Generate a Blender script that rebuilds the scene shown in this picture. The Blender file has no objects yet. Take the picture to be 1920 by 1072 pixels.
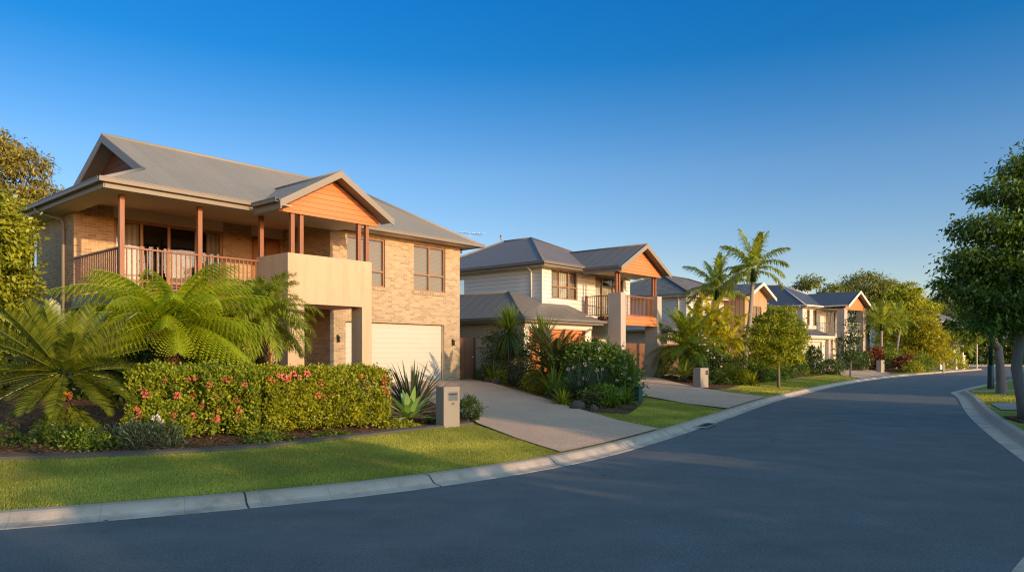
import bpy, math, random
import numpy as np
from mathutils import Vector, Matrix
from mathutils.geometry import delaunay_2d_cdt

random.seed(7)
SC = bpy.context.scene
COL = SC.collection
PI = math.pi
R = math.radians

# ------------------------------------------------------------------ light direction
SUN_EL = 11.0                      # degrees above the horizon
SUN_AZ = -41.0 - 1.8              # degrees counter-clockwise from +X, direction towards the sun

# ------------------------------------------------------------------ node helpers
class NT:
    def __init__(s, name):
        s.m = bpy.data.materials.new(name); s.m.use_nodes = True
        s.t = s.m.node_tree; s.t.nodes.clear()
        s.out = s.n('ShaderNodeOutputMaterial')
    def n(s, typ, **kw):
        nd = s.t.nodes.new(typ)
        for k, v in kw.items(): setattr(nd, k, v)
        return nd
    def l(s, a, b): s.t.links.new(a, b)
    def val(s, sock, v):
        if hasattr(v, 'is_linked') or isinstance(v, bpy.types.NodeSocket): s.l(v, sock)
        elif isinstance(v, (tuple, list)) and len(v) == 3 and sock.type == 'RGBA': sock.default_value = (*v, 1)
        else: sock.default_value = v
    def math(s, op, a, b=None, c=None, clamp=False):
        nd = s.n('ShaderNodeMath', operation=op); nd.use_clamp = clamp
        s.val(nd.inputs[0], a)
        if b is not None: s.val(nd.inputs[1], b)
        if c is not None: s.val(nd.inputs[2], c)
        return nd.outputs[0]
    def mix(s, f, a, b, mode='MIX'):
        nd = s.n('ShaderNodeMix', data_type='RGBA', blend_type=mode)
        s.val(nd.inputs[0], f); s.val(nd.inputs[6], a); s.val(nd.inputs[7], b)
        return nd.outputs[2]
    def noise(s, vec, scale, detail=4, rough=.6, dist=0):
        nd = s.n('ShaderNodeTexNoise'); s.l(vec, nd.inputs['Vector'])
        nd.inputs['Scale'].default_value = scale; nd.inputs['Detail'].default_value = detail
        nd.inputs['Roughness'].default_value = rough; nd.inputs['Distortion'].default_value = dist
        return nd.outputs['Fac']
    def ramp(s, f, stops):
        nd = s.n('ShaderNodeValToRGB'); e = nd.color_ramp.elements
        while len(e) < len(stops): e.new(.5)
        for i, (p, c) in enumerate(stops):
            e[i].position = p; e[i].color = (*c, 1) if len(c) == 3 else c
        s.val(nd.inputs[0], f); return nd.outputs[0]
    def rng(s, f, a, b, c, d):
        nd = s.n('ShaderNodeMapRange'); s.val(nd.inputs[0], f)
        for i, v in enumerate((a, b, c, d)): nd.inputs[i+1].default_value = v
        return nd.outputs[0]
    def obj(s): 
        if not hasattr(s, 'tc'): s.tc = s.n('ShaderNodeTexCoord')
        return s.tc.outputs['Object']
    def uv(s):
        s.obj(); return s.tc.outputs['UV']
    def geo(s):
        if not hasattr(s, 'gc'): s.gc = s.n('ShaderNodeNewGeometry')
        return s.gc.outputs['Position']
    def bump(s, h, dist, strength=1, nrm=None):
        nd = s.n('ShaderNodeBump'); nd.inputs['Distance'].default_value = dist; nd.inputs['Strength'].default_value = strength
        s.l(h, nd.inputs['Height'])
        if nrm: s.l(nrm, nd.inputs['Normal'])
        return nd.outputs[0]
    def bsdf(s, col, rough=.6, spec=.5, metal=0, nrm=None):
        b = s.n('ShaderNodeBsdfPrincipled')
        s.val(b.inputs['Base Color'], col); s.val(b.inputs['Roughness'], rough)
        b.inputs['Specular IOR Level'].default_value = spec; b.inputs['Metallic'].default_value = metal
        if nrm: s.l(nrm, b.inputs['Normal'])
        return b.outputs[0]
    def done(s, sh):
        s.l(sh, s.out.inputs[0]); return s.m

M = {}
def plain(name, c, rough=.6, spec=.4, metal=0, var=.12, scale=3.0, bump=0.0, bscale=60, grime=0.0, streak=0.0):
    t = NT(name); p = t.geo()
    n = t.noise(p, scale, 5)
    col = t.mix(n, tuple(x*(1-var) for x in c), tuple(min(1, x*(1+var)) for x in c))
    if grime:
        g = t.rng(t.noise(p, .9, 6, .7), .5, .75, 0, grime)
        col = t.mix(g, col, tuple(x*.45 for x in c))
    if streak:
        mp = t.n('ShaderNodeMapping'); t.l(p, mp.inputs[0]); mp.inputs['Scale'].default_value = (5, 5, .35)
        s2 = t.rng(t.noise(mp.outputs[0], 1, 6, .7), .45, .8, 0, streak); col = t.mix(s2, col, tuple(x*.5 for x in c))
    nr = None
    if bump: nr = t.bump(t.noise(p, bscale, 4), bump)
    M[name] = t.done(t.bsdf(col, rough, spec, metal, nr)); return M[name]

def facing_xz(t):
    """object space coordinates unrolled along the wall: (x or y, z)"""
    o = t.obj(); sx = t.n('ShaderNodeSeparateXYZ'); t.l(o, sx.inputs[0])
    nn = t.n('ShaderNodeSeparateXYZ'); t.l(t.tc.outputs['Normal'], nn.inputs[0])
    a = t.math('GREATER_THAN', t.math('ABSOLUTE', nn.outputs[0]), .6)
    h = t.math('ADD', t.math('MULTIPLY', sx.outputs[1], a), t.math('MULTIPLY', sx.outputs[0], t.math('SUBTRACT', 1, a)))
    cb = t.n('ShaderNodeCombineXYZ'); t.l(h, cb.inputs[0]); t.l(sx.outputs[2], cb.inputs[1])
    return cb.outputs[0], h, sx.outputs[2]

def brick(name, c1, c2, mortar):
    t = NT(name); v, h, z = facing_xz(t)
    b = t.n('ShaderNodeTexBrick'); t.l(v, b.inputs['Vector'])
    b.inputs['Scale'].default_value = 1; b.inputs['Brick Width'].default_value = .24; b.inputs['Row Height'].default_value = .086
    b.inputs['Mortar Size'].default_value = .007; b.inputs['Mortar Smooth'].default_value = .2; b.inputs['Bias'].default_value = 0
    b.inputs['Color1'].default_value = (*c1, 1); b.inputs['Color2'].default_value = (*c2, 1); b.inputs['Mortar'].default_value = (*mortar, 1)
    n = t.noise(t.geo(), 35, 4); n2 = t.noise(t.geo(), 1.3, 5)
    col = t.mix(t.math('MULTIPLY', n, .35), b.outputs[0], tuple(x*.5 for x in c2))
    col = t.mix(t.rng(n2, .4, .75, 0, .28), col, tuple(x*.7 for x in c1))
    hgt = t.math('ADD', t.math('MULTIPLY', b.outputs['Fac'], -1), t.math('MULTIPLY', n, .35))
    M[name] = t.done(t.bsdf(col, .85, .25, 0, t.bump(hgt, .006)))

def boards(name, c, pitch, rough=.6, var=.18, grain=True, depth=.012):
    """horizontal lapped boards"""
    t = NT(name); v, h, z = facing_xz(t)
    f = t.math('FRACT', t.math('DIVIDE', z, pitch))
    idx = t.math('FLOOR', t.math('DIVIDE', z, pitch))
    wn = t.n('ShaderNodeTexWhiteNoise', noise_dimensions='1D'); t.l(idx, wn.inputs['W'])
    mp = t.n('ShaderNodeMapping'); t.l(v, mp.inputs[0]); mp.inputs['Scale'].default_value = (1.2, 22, 1)
    g = t.noise(mp.outputs[0], 3, 5)
    col = t.mix(t.math('ADD', t.math('MULTIPLY', wn.outputs[0], .5), t.math('MULTIPLY', g, .5 if grain else .15)), tuple(x*(1-var) for x in c), tuple(min(1, x*(1+var)) for x in c))
    gap = t.math('GREATER_THAN', f, .94)
    col = t.mix(t.math('MULTIPLY', gap, .75), col, tuple(x*.25 for x in c))
    hh = t.math('SUBTRACT', t.math('SUBTRACT', 1, f), t.math('MULTIPLY', gap, .6))
    M[name] = t.done(t.bsdf(col, rough, .35, 0, t.bump(hh, depth)))

def vboards(name, c, pitch, var=.25):
    t = NT(name); v, h, z = facing_xz(t)
    f = t.math('FRACT', t.math('DIVIDE', h, pitch)); idx = t.math('FLOOR', t.math('DIVIDE', h, pitch))
    wn = t.n('ShaderNodeTexWhiteNoise', noise_dimensions='1D'); t.l(idx, wn.inputs['W'])
    mp = t.n('ShaderNodeMapping'); t.l(v, mp.inputs[0]); mp.inputs['Scale'].default_value = (22, 1.2, 1)
    g = t.noise(mp.outputs[0], 3, 5)
    col = t.mix(t.math('ADD', t.math('MULTIPLY', wn.outputs[0], .5), t.math('MULTIPLY', g, .5)), tuple(x*(1-var) for x in c), tuple(x*(1+var) for x in c))
    gap = t.math('GREATER_THAN', f, .9)
    col = t.mix(t.math('MULTIPLY', gap, .8), col, tuple(x*.2 for x in c))
    M[name] = t.done(t.bsdf(col, .65, .3, 0, t.bump(t.math('SUBTRACT', 1, gap), .01)))

def wood(name, c, rough=.45, var=.3):
    t = NT(name); o = t.obj()
    mp = t.n('ShaderNodeMapping'); t.l(o, mp.inputs[0]); mp.inputs['Scale'].default_value = (30, 30, 1.5)
    g = t.noise(mp.outputs[0], 1, 6, .65)
    col = t.mix(g, tuple(x*(1-var) for x in c), tuple(x*(1+var) for x in c))
    M[name] = t.done(t.bsdf(col, rough, .4, 0, t.bump(g, .002)))

def corrugated(name, c, pitch=.076, depth=.016, rough=.42, rib=False, var=.12):
    t = NT(name); u = t.uv(); s = t.n('ShaderNodeSeparateXYZ'); t.l(u, s.inputs[0])
    x = t.math('DIVIDE', s.outputs[0], pitch)
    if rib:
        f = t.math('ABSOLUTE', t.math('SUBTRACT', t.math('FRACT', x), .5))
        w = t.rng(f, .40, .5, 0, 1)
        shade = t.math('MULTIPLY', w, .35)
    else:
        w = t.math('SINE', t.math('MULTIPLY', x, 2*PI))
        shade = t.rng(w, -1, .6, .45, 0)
    sheet = t.math('FLOOR', t.math('DIVIDE', s.outputs[0], .762))
    wn = t.n('ShaderNodeTexWhiteNoise', noise_dimensions='1D'); t.l(sheet, wn.inputs['W'])
    mp = t.n('ShaderNodeMapping'); t.l(u, mp.inputs[0]); mp.inputs['Scale'].default_value = (2.2, .35, 1)
    n = t.noise(mp.outputs[0], 1.5, 6, .65)
    f2 = t.math('ADD', t.math('MULTIPLY', wn.outputs[0], .35), t.math('MULTIPLY', n, .65))
    col = t.mix(f2, tuple(q*(1-var) for q in c), tuple(q*(1+var) for q in c))
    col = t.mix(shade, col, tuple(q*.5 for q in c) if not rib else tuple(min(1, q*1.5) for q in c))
    # lap joints and screw lines across the sheet
    fy = t.math('FRACT', t.math('DIVIDE', s.outputs[1], .9))
    col = t.mix(t.math('MULTIPLY', t.math('LESS_THAN', fy, .02), .18), col, tuple(q*.5 for q in c))
    M[name] = t.done(t.bsdf(col, t.rng(n, .3, .7, rough-.08, rough+.12), .5, 0, t.bump(w, depth)))

def tiles(name, c):
    t = NT(name); u = t.uv()
    b = t.n('ShaderNodeTexBrick'); t.l(u, b.inputs['Vector']); b.inputs['Scale'].default_value = 1
    b.inputs['Brick Width'].default_value = .3; b.inputs['Row Height'].default_value = .32; b.inputs['Mortar Size'].default_value = .016
    b.inputs['Color1'].default_value = (*[x*.75 for x in c], 1); b.inputs['Color2'].default_value = (*[x*1.25 for x in c], 1); b.inputs['Mortar'].default_value = (*[x*.3 for x in c], 1)
    s = t.n('ShaderNodeSeparateXYZ'); t.l(u, s.inputs[0])
    f = t.math('FRACT', t.math('DIVIDE', s.outputs[1], .32))
    w = t.math('SINE', t.math('MULTIPLY', s.outputs[0], 2*PI/.3))
    M[name] = t.done(t.bsdf(b.outputs[0], .55, .4, 0, t.bump(t.math('ADD', f, t.math('MULTIPLY', w, .4)), .03)))

def glass(name, tint=(.02, .02, .022), refl=.3):
    t = NT(name)
    tr = t.n('ShaderNodeBsdfTransparent'); tr.inputs[0].default_value = (.72, .74, .74, 1)
    g = t.n('ShaderNodeBsdfGlossy'); g.inputs['Roughness'].default_value = .02; g.inputs[0].default_value = (.62, .62, .62, 1)
    f = t.n('ShaderNodeFresnel'); f.inputs[0].default_value = 1.5
    nb = t.bump(t.noise(t.geo(), .8, 2), .004); t.l(nb, g.inputs['Normal'])
    fac = t.math('ADD', t.math('MULTIPLY', f.outputs[0], .9), refl*.12, clamp=True)
    mx = t.n('ShaderNodeMixShader'); t.l(fac, mx.inputs[0]); t.l(tr.outputs[0], mx.inputs[1]); t.l(g.outputs[0], mx.inputs[2])
    M[name] = t.done(mx.outputs[0])

def blind(name, c, pitch=.05, vertical=False):
    t = NT(name); v, h, z = facing_xz(t)
    f = t.math('FRACT', t.math('DIVIDE', h if vertical else z, pitch))
    col = t.mix(t.rng(f, 0, 1, 0, 1), tuple(x*.55 for x in c), c)
    if vertical:
        w = t.math('SINE', t.math('MULTIPLY', h, 2*PI/pitch)); col = t.mix(t.rng(w, -1, 1, 0, 1), tuple(x*.6 for x in c), c)
    M[name] = t.done(t.bsdf(col, .7, .2))

def leafmat(name, dark, light, trans=.32, rough=.45, spec=.35, low=None):
    t = NT(name)
    a = t.n('ShaderNodeAttribute', attribute_name='tint')
    n = t.noise(t.geo(), 1.1, 3)
    f = t.math('ADD', t.math('MULTIPLY', a.outputs['Fac'], .75), t.math('MULTIPLY', n, .25))
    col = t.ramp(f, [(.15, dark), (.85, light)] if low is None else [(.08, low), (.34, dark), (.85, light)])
    b = t.bsdf(col, rough, spec)
    tr = t.n('ShaderNodeBsdfTranslucent')
    br = t.mix(1, col, (1.5, 1.35, .55), 'MULTIPLY'); t.l(br, tr.inputs[0])
    mx = t.n('ShaderNodeMixShader'); mx.inputs[0].default_value = trans
    t.l(b, mx.inputs[1]); t.l(tr.outputs[0], mx.inputs[2])
    M[name] = t.done(mx.outputs[0])

def bark(name, c, var=.35, scale=14, rings=False, stretch=(6, 6, 1.2)):
    t = NT(name); o = t.obj()
    mp = t.n('ShaderNodeMapping'); t.l(o, mp.inputs[0]); mp.inputs['Scale'].default_value = stretch
    n = t.noise(mp.outputs[0], scale/6, 7, .7)
    col = t.mix(n, tuple(x*(1-var*1.6) for x in c), tuple(min(1, x*(1+var)) for x in c))
    h = n
    if rings:
        s = t.n('ShaderNodeSeparateXYZ'); t.l(o, s.inputs[0])
        f = t.math('FRACT', t.math('MULTIPLY', s.outputs[2], 7)); g = t.math('LESS_THAN', f, .16)
        col = t.mix(t.math('MULTIPLY', g, .5), col, tuple(x*.4 for x in c))
    M[name] = t.done(t.bsdf(col, .85, .2, 0, t.bump(h, .03)))

# ------------------------------------------------------------------ the palette
brick('brick_tan', (.56, .405, .25), (.36, .24, .145), (.66, .56, .42))
brick('brick_pale', (.50, .39, .31), (.42, .31, .235), (.56, .49, .42))
plain('stucco', (.55, .39, .255), .9, .2, var=.06, scale=1.2, bump=.003, bscale=160, grime=.12, streak=.38)
plain('stucco_grey', (.42, .36, .31), .9, .2, var=.06, scale=2, bump=.003, bscale=160, grime=.12)
plain('cream', (.72, .61, .46), .7, .3, var=.04, scale=1.5, grime=.08)
plain('fascia', (.225, .20, .165), .5, .4, var=.05)
plain('white_paint', (.62, .57, .49), .5, .4, var=.04, grime=.1)
plain('gutter_grey', (.20, .17, .14), .45, .4, var=.06)
plain('gutter_dark', (.15, .13, .12), .4, .5, var=.06)
wood('timber', (.27, .105, .048))
wood('timber_dark', (.075, .04, .025))
wood('frame_wood', (.32, .17, .085))
boards('gable_boards', (.56, .20, .075), .155)
boards('gable_boards_dark', (.18, .075, .05), .2)
boards('weatherboard', (.67, .63, .57), .2, .55, .05, False, .016)
boards('weatherboard_grey', (.52, .52, .50), .2, .55, .05, False, .016)
boards('orange_door', (.62, .19, .06), .34, .5, .1, True, .006)
plain('garage_cream', (.55, .49, .415), .5, .4, var=.03, grime=.06)
vboards('fence_timber', (.19, .085, .045), .11)
vboards('fence_orange', (.46, .23, .10), .14)
vboards('batten_panel', (.45, .27, .15), .32)
corrugated('roof_grey', (.25, .245, .232), .125, .008, .6)
corrugated('roof_blue', (.155, .135, .125), .62, .02, .42, True)
corrugated('roof_navy', (.085, .095, .13), .19, .014, .38, False)
tiles('roof_tile', (.17, .155, .145))
glass('glass')
glass('glass_bright', refl=.9)
blind('blind_slats', (.52, .42, .34))
blind('curtain', (.62, .55, .44), .16, True)
blind('curtain_white', (.80, .74, .62), .16, True)
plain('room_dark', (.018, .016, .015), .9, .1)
plain('black_metal', (.025, .025, .027), .45, .5)
plain('steel', (.62, .63, .65), .28, .5, 1, var=.05)
plain('pole_green', (.008, .028, .024), .4, .5)
plain('box_green', (.02, .075, .055), .55, .4, grime=.2)
plain('mail_stone', (.31, .265, .22), .85, .2, var=.08, bump=.002, bscale=180, grime=.15, streak=.25)
plain('mail_pale', (.34, .29, .24), .85, .2, var=.06, bump=.002, bscale=180, grime=.15)
plain('rock', (.095, .075, .06), .9, .2, var=.4, scale=9, bump=.03, bscale=14)
plain('edging', (.10, .09, .08), .9, .2, var=.2, scale=4, bump=.004, bscale=90, grime=.4)
plain('petal_pink', (.80, .15, .16), .6, .3, var=.25, scale=20)
plain('petal_coral', (.82, .22, .15), .6, .3, var=.25, scale=20)
plain('petal_pale', (.80, .55, .42), .6, .3, var=.2, scale=20)
plain('petal_white', (.62, .58, .55), .6, .3, var=.1, scale=20)
plain('petal_blue', (.10, .12, .62), .6, .3, var=.2, scale=20)
plain('petal_orange', (.80, .27, .07), .6, .3, var=.25, scale=20)

leafmat('leaf_hedge', (0.02, 0.06, 0.006), (0.48, 0.52, 0.035), 0.36)
leafmat('leaf_lime', (0.03, 0.075, 0.006), (0.58, 0.56, 0.03), 0.4)
leafmat('leaf_fern', (0.13, 0.22, 0.012), (0.62, 0.68, 0.035), 0.48)
leafmat('leaf_cycad', (.018, .05, .010), (.28, .31, .03), 0.22, .32, .5)
leafmat('leaf_palm', (.055, .11, .012), (.46, .52, .05), 0.44, .38, .45)
leafmat('leaf_cane', (.14, .16, .010), (.74, .64, .03), .45)
leafmat('leaf_gold_gum', (.06, .07, .018), (.38, .32, .06), .3)
leafmat('leaf_lefttree', (.03, .065, .006), (.40, .42, .025), .28)
leafmat('leaf_golden', (.08, .11, .010), (.48, .45, .028), 0.45)
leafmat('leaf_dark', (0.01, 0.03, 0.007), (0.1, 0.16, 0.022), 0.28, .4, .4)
leafmat('leaf_street', (0.012, 0.042, 0.01), (0.2, 0.3, 0.035), 0.42, .38, .45)
leafmat('leaf_gum', (.045, .075, .018), (.26, .29, .06), 0.3)
leafmat('leaf_flax', (.022, .04, .018), (.085, .10, .045), .12, .38, .5)
leafmat('leaf_agave', (.20, .34, .09), (.55, .70, .22), .25, .35, .45)
leafmat('leaf_bronze', (.028, .034, .012), (.12, .11, .03), .2)
leafmat('leaf_red', (.05, .012, .010), (.26, .06, .035), .3)
leafmat('leaf_blue', (0.02, 0.04, 0.025), (0.08, 0.115, 0.065), 0.15)
leafmat('leaf_garden', (0.022, 0.06, 0.008), (0.26, 0.34, 0.03), 0.34)
leafmat('leaf_yellow', (0.06, 0.11, 0.008), (0.5, 0.52, 0.035), 0.42)
leafmat('leaf_orange', (.08, .05, .012), (.32, .15, .04), .3)
leafmat('blade_grass', (.24, .27, .045), (.78, .70, .15), .4, low=(.55, .40, .19))
bark('bark_fern', (.10, .055, .03), .5)
bark('bark_palm', (.30, .26, .21), .3, rings=True)
bark('bark_grey', (.22, .19, .165), .4)
bark('bark_pale', (.42, .37, .31), .35)
bark('bark_brown', (.075, .05, .035), .4)

def ground_mats():
    # grass
    t = NT('grass_ground'); p = t.geo()
    n1 = t.noise(p, .55, 5); n2 = t.noise(p, 3.2, 5, .7); n3 = t.noise(p, 60, 3)
    c = t.ramp(t.math('ADD', t.math('MULTIPLY', n1, .5), t.math('MULTIPLY', n2, .5)), [(.33, (.17, .23, .04)), (.5, (.30, .32, .065)), (.66, (.46, .37, .14))])
    c = t.mix(t.math('MULTIPLY', n3, .5), c, (.09, .115, .025))
    M['grass_ground'] = t.done(t.bsdf(c, .95, .1, 0, t.bump(n3, .03)))
    # asphalt
    t = NT('asphalt'); p = t.geo()
    a = t.math('ADD', t.math('MULTIPLY', t.noise(p, 90, 2, .9), .45), t.math('MULTIPLY', t.noise(p, 38, 2, .9), .55)); b = t.noise(p, 1.1, 6, .65); d = t.noise(p, .22, 4)
    mp = t.n('ShaderNodeMapping'); t.l(p, mp.inputs[0]); mp.inputs['Rotation'].default_value = (0, 0, R(-50)); mp.inputs['Scale'].default_value = (.12, 1.4, 1)
    wear = t.noise(mp.outputs[0], 1.0, 4)
    c = t.ramp(a, [(.34, (.055, .058, .064)), (.47, (.115, .122, .132)), (.56, (.165, .172, .182)), (.68, (.36, .36, .36))])
    c = t.mix(t.rng(b, .35, .7, 0, .45), c, (.075, .079, .086))
    c = t.mix(t.rng(wear, .45, .68, 0, .4), c, (.16, .165, .172))
    v = t.n('ShaderNodeTexVoronoi', feature='DISTANCE_TO_EDGE'); 
    mp2 = t.n('ShaderNodeMapping'); t.l(p, mp2.inputs[0]); mp2.inputs['Scale'].default_value = (.16, .16, 1)
    wob = t.n('ShaderNodeMix', data_type='VECTOR'); wob.inputs[0].default_value = .22; t.l(mp2.outputs[0], wob.inputs[4])
    nv = t.n('ShaderNodeTexNoise'); t.l(p, nv.inputs['Vector']); nv.inputs['Scale'].default_value = .9; nv.inputs['Detail'].default_value = 6
    t.l(nv.outputs['Color'], wob.inputs[5]); t.l(wob.outputs[1], v.inputs['Vector']); v.inputs['Scale'].default_value = 1.0
    crack = t.rng(v.outputs['Distance'], 0, .008, 1, 0)
    c = t.mix(t.math('MULTIPLY', crack, t.rng(d, .45, .6, 0, .35)), c, (.015, .015, .016))
    M['asphalt'] = t.done(t.bsdf(c, t.rng(b, .3, .7, .62, .85), .35, 0, t.bump(a, .012)))
    # kerb concrete, joints along the arc length in UV.x
    t = NT('kerb_concrete'); p = t.geo(); u = t.uv(); s = t.n('ShaderNodeSeparateXYZ'); t.l(u, s.inputs[0])
    n = t.noise(p, 2.2, 6, .7); g = t.noise(p, 90, 3)
    c = t.ramp(n, [(.3, (.36, .275, .225)), (.5, (.58, .455, .38)), (.72, (.70, .56, .475))])
    c = t.mix(t.math('MULTIPLY', g, .3), c, (.32, .275, .235))
    f = t.math('FRACT', t.math('DIVIDE', s.outputs[0], 2.45))
    j = t.math('LESS_THAN', t.math('ABSOLUTE', t.math('SUBTRACT', f, .5)), .005)
    c = t.mix(t.math('MULTIPLY', j, .9), c, (.02, .02, .02))
    f2 = t.math('FRACT', t.math('DIVIDE', s.outputs[0], .82))
    j2 = t.math('LESS_THAN', t.math('ABSOLUTE', t.math('SUBTRACT', f2, .5)), .007)
    c = t.mix(t.math('MULTIPLY', j2, .22), c, (.05, .05, .05))
    dirt = t.math('MULTIPLY', t.rng(s.outputs[1], .16, .3, 0, 1), t.rng(n, .35, .7, .1, .75))
    c = t.mix(t.math('MULTIPLY', dirt, .7), c, (.17, .145, .12))
    M['kerb_concrete'] = t.done(t.bsdf(c, .85, .25, 0, t.bump(g, .006)))
    # exposed aggregate
    t = NT('aggregate'); p = t.geo()
    v = t.n('ShaderNodeTexVoronoi'); t.l(p, v.inputs['Vector']); v.inputs['Scale'].default_value = 95
    s = t.n('ShaderNodeSeparateColor'); t.l(v.outputs['Color'], s.inputs[0])
    c = t.ramp(s.outputs[0], [(.0, (.44, .275, .19)), (.35, (.64, .42, .30)), (.7, (.74, .50, .37)), (1, (.82, .64, .50))])
    n = t.noise(p, .7, 6, .65)
    c = t.mix(t.rng(n, .35, .7, 0, .5), c, (.46, .30, .215))
    M['aggregate'] = t.done(t.bsdf(c, .8, .3, 0, t.bump(v.outputs['Distance'], .01)))
    # mulch
    t = NT('mulch'); p = t.geo()
    v = t.n('ShaderNodeTexVoronoi'); t.l(p, v.inputs['Vector']); v.inputs['Scale'].default_value = 22
    s = t.n('ShaderNodeSeparateColor'); t.l(v.outputs['Color'], s.inputs[0])
    c = t.ramp(s.outputs[0], [(0, (.035, .018, .010)), (.5, (.12, .058, .03)), (1, (.26, .14, .075))])
    M['mulch'] = t.done(t.bsdf(c, .95, .15, 0, t.bump(t.math('ADD', v.outputs['Distance'], s.outputs[0]), .04)))
    plain('path_concrete', (.33, .30, .27), .9, .2, var=.15, scale=2, bump=.003, bscale=90, grime=.3)
ground_mats()

# ------------------------------------------------------------------ mesh helpers
class MB:
    def __init__(s): s.v = []; s.f = []
    def add(s, pts, faces):
        b = len(s.v); s.v += [tuple(p) for p in pts]; s.f += [tuple(b+i for i in f) for f in faces]; return s
    def poly(s, *pts): return s.add(pts, [tuple(range(len(pts)))])
    def box(s, x0, x1, y0, y1, z0, z1):
        if x0 > x1: x0, x1 = x1, x0
        if y0 > y1: y0, y1 = y1, y0
        if z0 > z1: z0, z1 = z1, z0
        p = [(x, y, z) for z in (z0, z1) for y in (y0, y1) for x in (x0, x1)]
        return s.add(p, [(0, 2, 3, 1), (4, 5, 7, 6), (0, 1, 5, 4), (2, 6, 7, 3), (0, 4, 6, 2), (1, 3, 7, 5)])
    def prism(s, pts, vec):
        n = len(pts); q = [tuple(a+b for a, b in zip(p, vec)) for p in pts]
        return s.add(list(pts)+q, [tuple(range(n-1, -1, -1)), tuple(range(n, 2*n))] + [(i, (i+1) % n, n+(i+1) % n, n+i) for i in range(n)])
    def tube(s, path, rad, n=8, cap=True):
        if not isinstance(rad, (list, tuple)): rad = [rad]*len(path)
        P = [Vector(p) for p in path]; rings = []
        for i, p in enumerate(P):
            d = (P[min(i+1, len(P)-1)]-P[max(i-1, 0)]).normalized()
            a = d.cross(Vector((0, 0, 1)) if abs(d.z) < .9 else Vector((1, 0, 0))).normalized(); b = d.cross(a)
            rings.append([p+(a*math.cos(2*PI*k/n)+b*math.sin(2*PI*k/n))*rad[i] for k in range(n)])
        pts = [q for r in rings for q in r]; fs = []
        for i in range(len(P)-1):
            for k in range(n): fs.append((i*n+k, i*n+(k+1) % n, (i+1)*n+(k+1) % n, (i+1)*n+k))
        if cap: fs += [tuple(range(n-1, -1, -1)), tuple(range((len(P)-1)*n, len(P)*n))]
        return s.add(pts, fs)
    def ball(s, c, r, seg=8, rings=6, jit=0):
        pts = [(c[0], c[1], c[2]-r[2])]; rn = random.Random(int(c[0]*991+c[1]*37))
        for i in range(1, rings):
            th = PI*i/rings
            for k in range(seg):
                j = 1+rn.uniform(-jit, jit)
                pts.append((c[0]+r[0]*math.sin(th)*math.cos(2*PI*k/seg)*j, c[1]+r[1]*math.sin(th)*math.sin(2*PI*k/seg)*j, c[2]-r[2]*math.cos(th)*j))
        pts.append((c[0], c[1], c[2]+r[2])); fs = []
        for k in range(seg): fs.append((0, 1+(k+1) % seg, 1+k))
        for i in range(rings-2):
            for k in range(seg):
                a = 1+i*seg; fs.append((a+k, a+(k+1) % seg, a+seg+(k+1) % seg, a+seg+k))
        a = 1+(rings-2)*seg
        for k in range(seg): fs.append((a+k, a+(k+1) % seg, len(pts)-1))
        return s.add(pts, fs)
    def build(s, name, mat, parent=None, smooth=False, uv=False, bevel=0, loc=None, rot=None):
        me = bpy.data.meshes.new(name); me.from_pydata(s.v, [], s.f); me.update()
        if mat is not None: me.materials.append(M[mat] if isinstance(mat, str) else mat)
        if smooth: me.polygons.foreach_set('use_smooth', [True]*len(me.polygons))
        if uv: roof_uv(me)
        o = bpy.data.objects.new(name, me); COL.objects.link(o)
        if parent is not None: o.parent = parent
        if loc: o.location = loc
        if rot: o.rotation_euler = rot
        if bevel:
            m = o.modifiers.new('bevel', 'BEVEL'); m.width = bevel; m.segments = 2; m.limit_method = 'ANGLE'
        return o

def roof_uv(me):
    ul = me.uv_layers.new(name='UVMap')
    for p in me.polygons:
        n = p.normal.copy()
        if n.z < 0: n.negate()
        sl = Vector((n.x, n.y, 0))
        sl = (sl - n*sl.dot(n)) if sl.length > 1e-4 else Vector((0, 1, 0))
        sl.normalize(); ac = n.cross(sl).normalized()
        for li in p.loop_indices:
            c = me.vertices[me.loops[li].vertex_index].co; ul.data[li].uv = (c.dot(ac), c.dot(sl))

def tag(o, label=None, cat=None, group=None, kind=None):
    if label: o['label'] = label
    if cat: o['category'] = cat
    if group: o['group'] = group
    if kind: o['kind'] = kind
    return o
def thing(name, label, cat, loc=(0, 0, 0), rz=0, group=None):
    o = bpy.data.objects.new(name, None); COL.objects.link(o); o.empty_display_size = .2
    o.location = loc; o.rotation_euler = (0, 0, rz); return tag(o, label, cat, group)
def child_copy(src, parent, loc=(0, 0, 0), rot=(0, 0, 0), scale=1):
    c = src.copy(); COL.objects.link(c); c.parent = parent; c.location = loc; c.rotation_euler = rot
    c.scale = (scale,)*3 if not isinstance(scale, tuple) else scale; return c
def kids(o): return [c for c in bpy.data.objects if c.parent == o]
def dup(o, label, loc, rz=0, scale=1, group=None):
    r = o.copy(); COL.objects.link(r); r.location = loc; r.rotation_euler = (0, 0, rz); r.scale = (scale,)*3
    r['label'] = label
    if group: r['group'] = group
    for c in kids(o):
        d = c.copy(); COL.objects.link(d); d.parent = r
        for g in kids(c):
            e = g.copy(); COL.objects.link(e); e.parent = d
    return r

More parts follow.
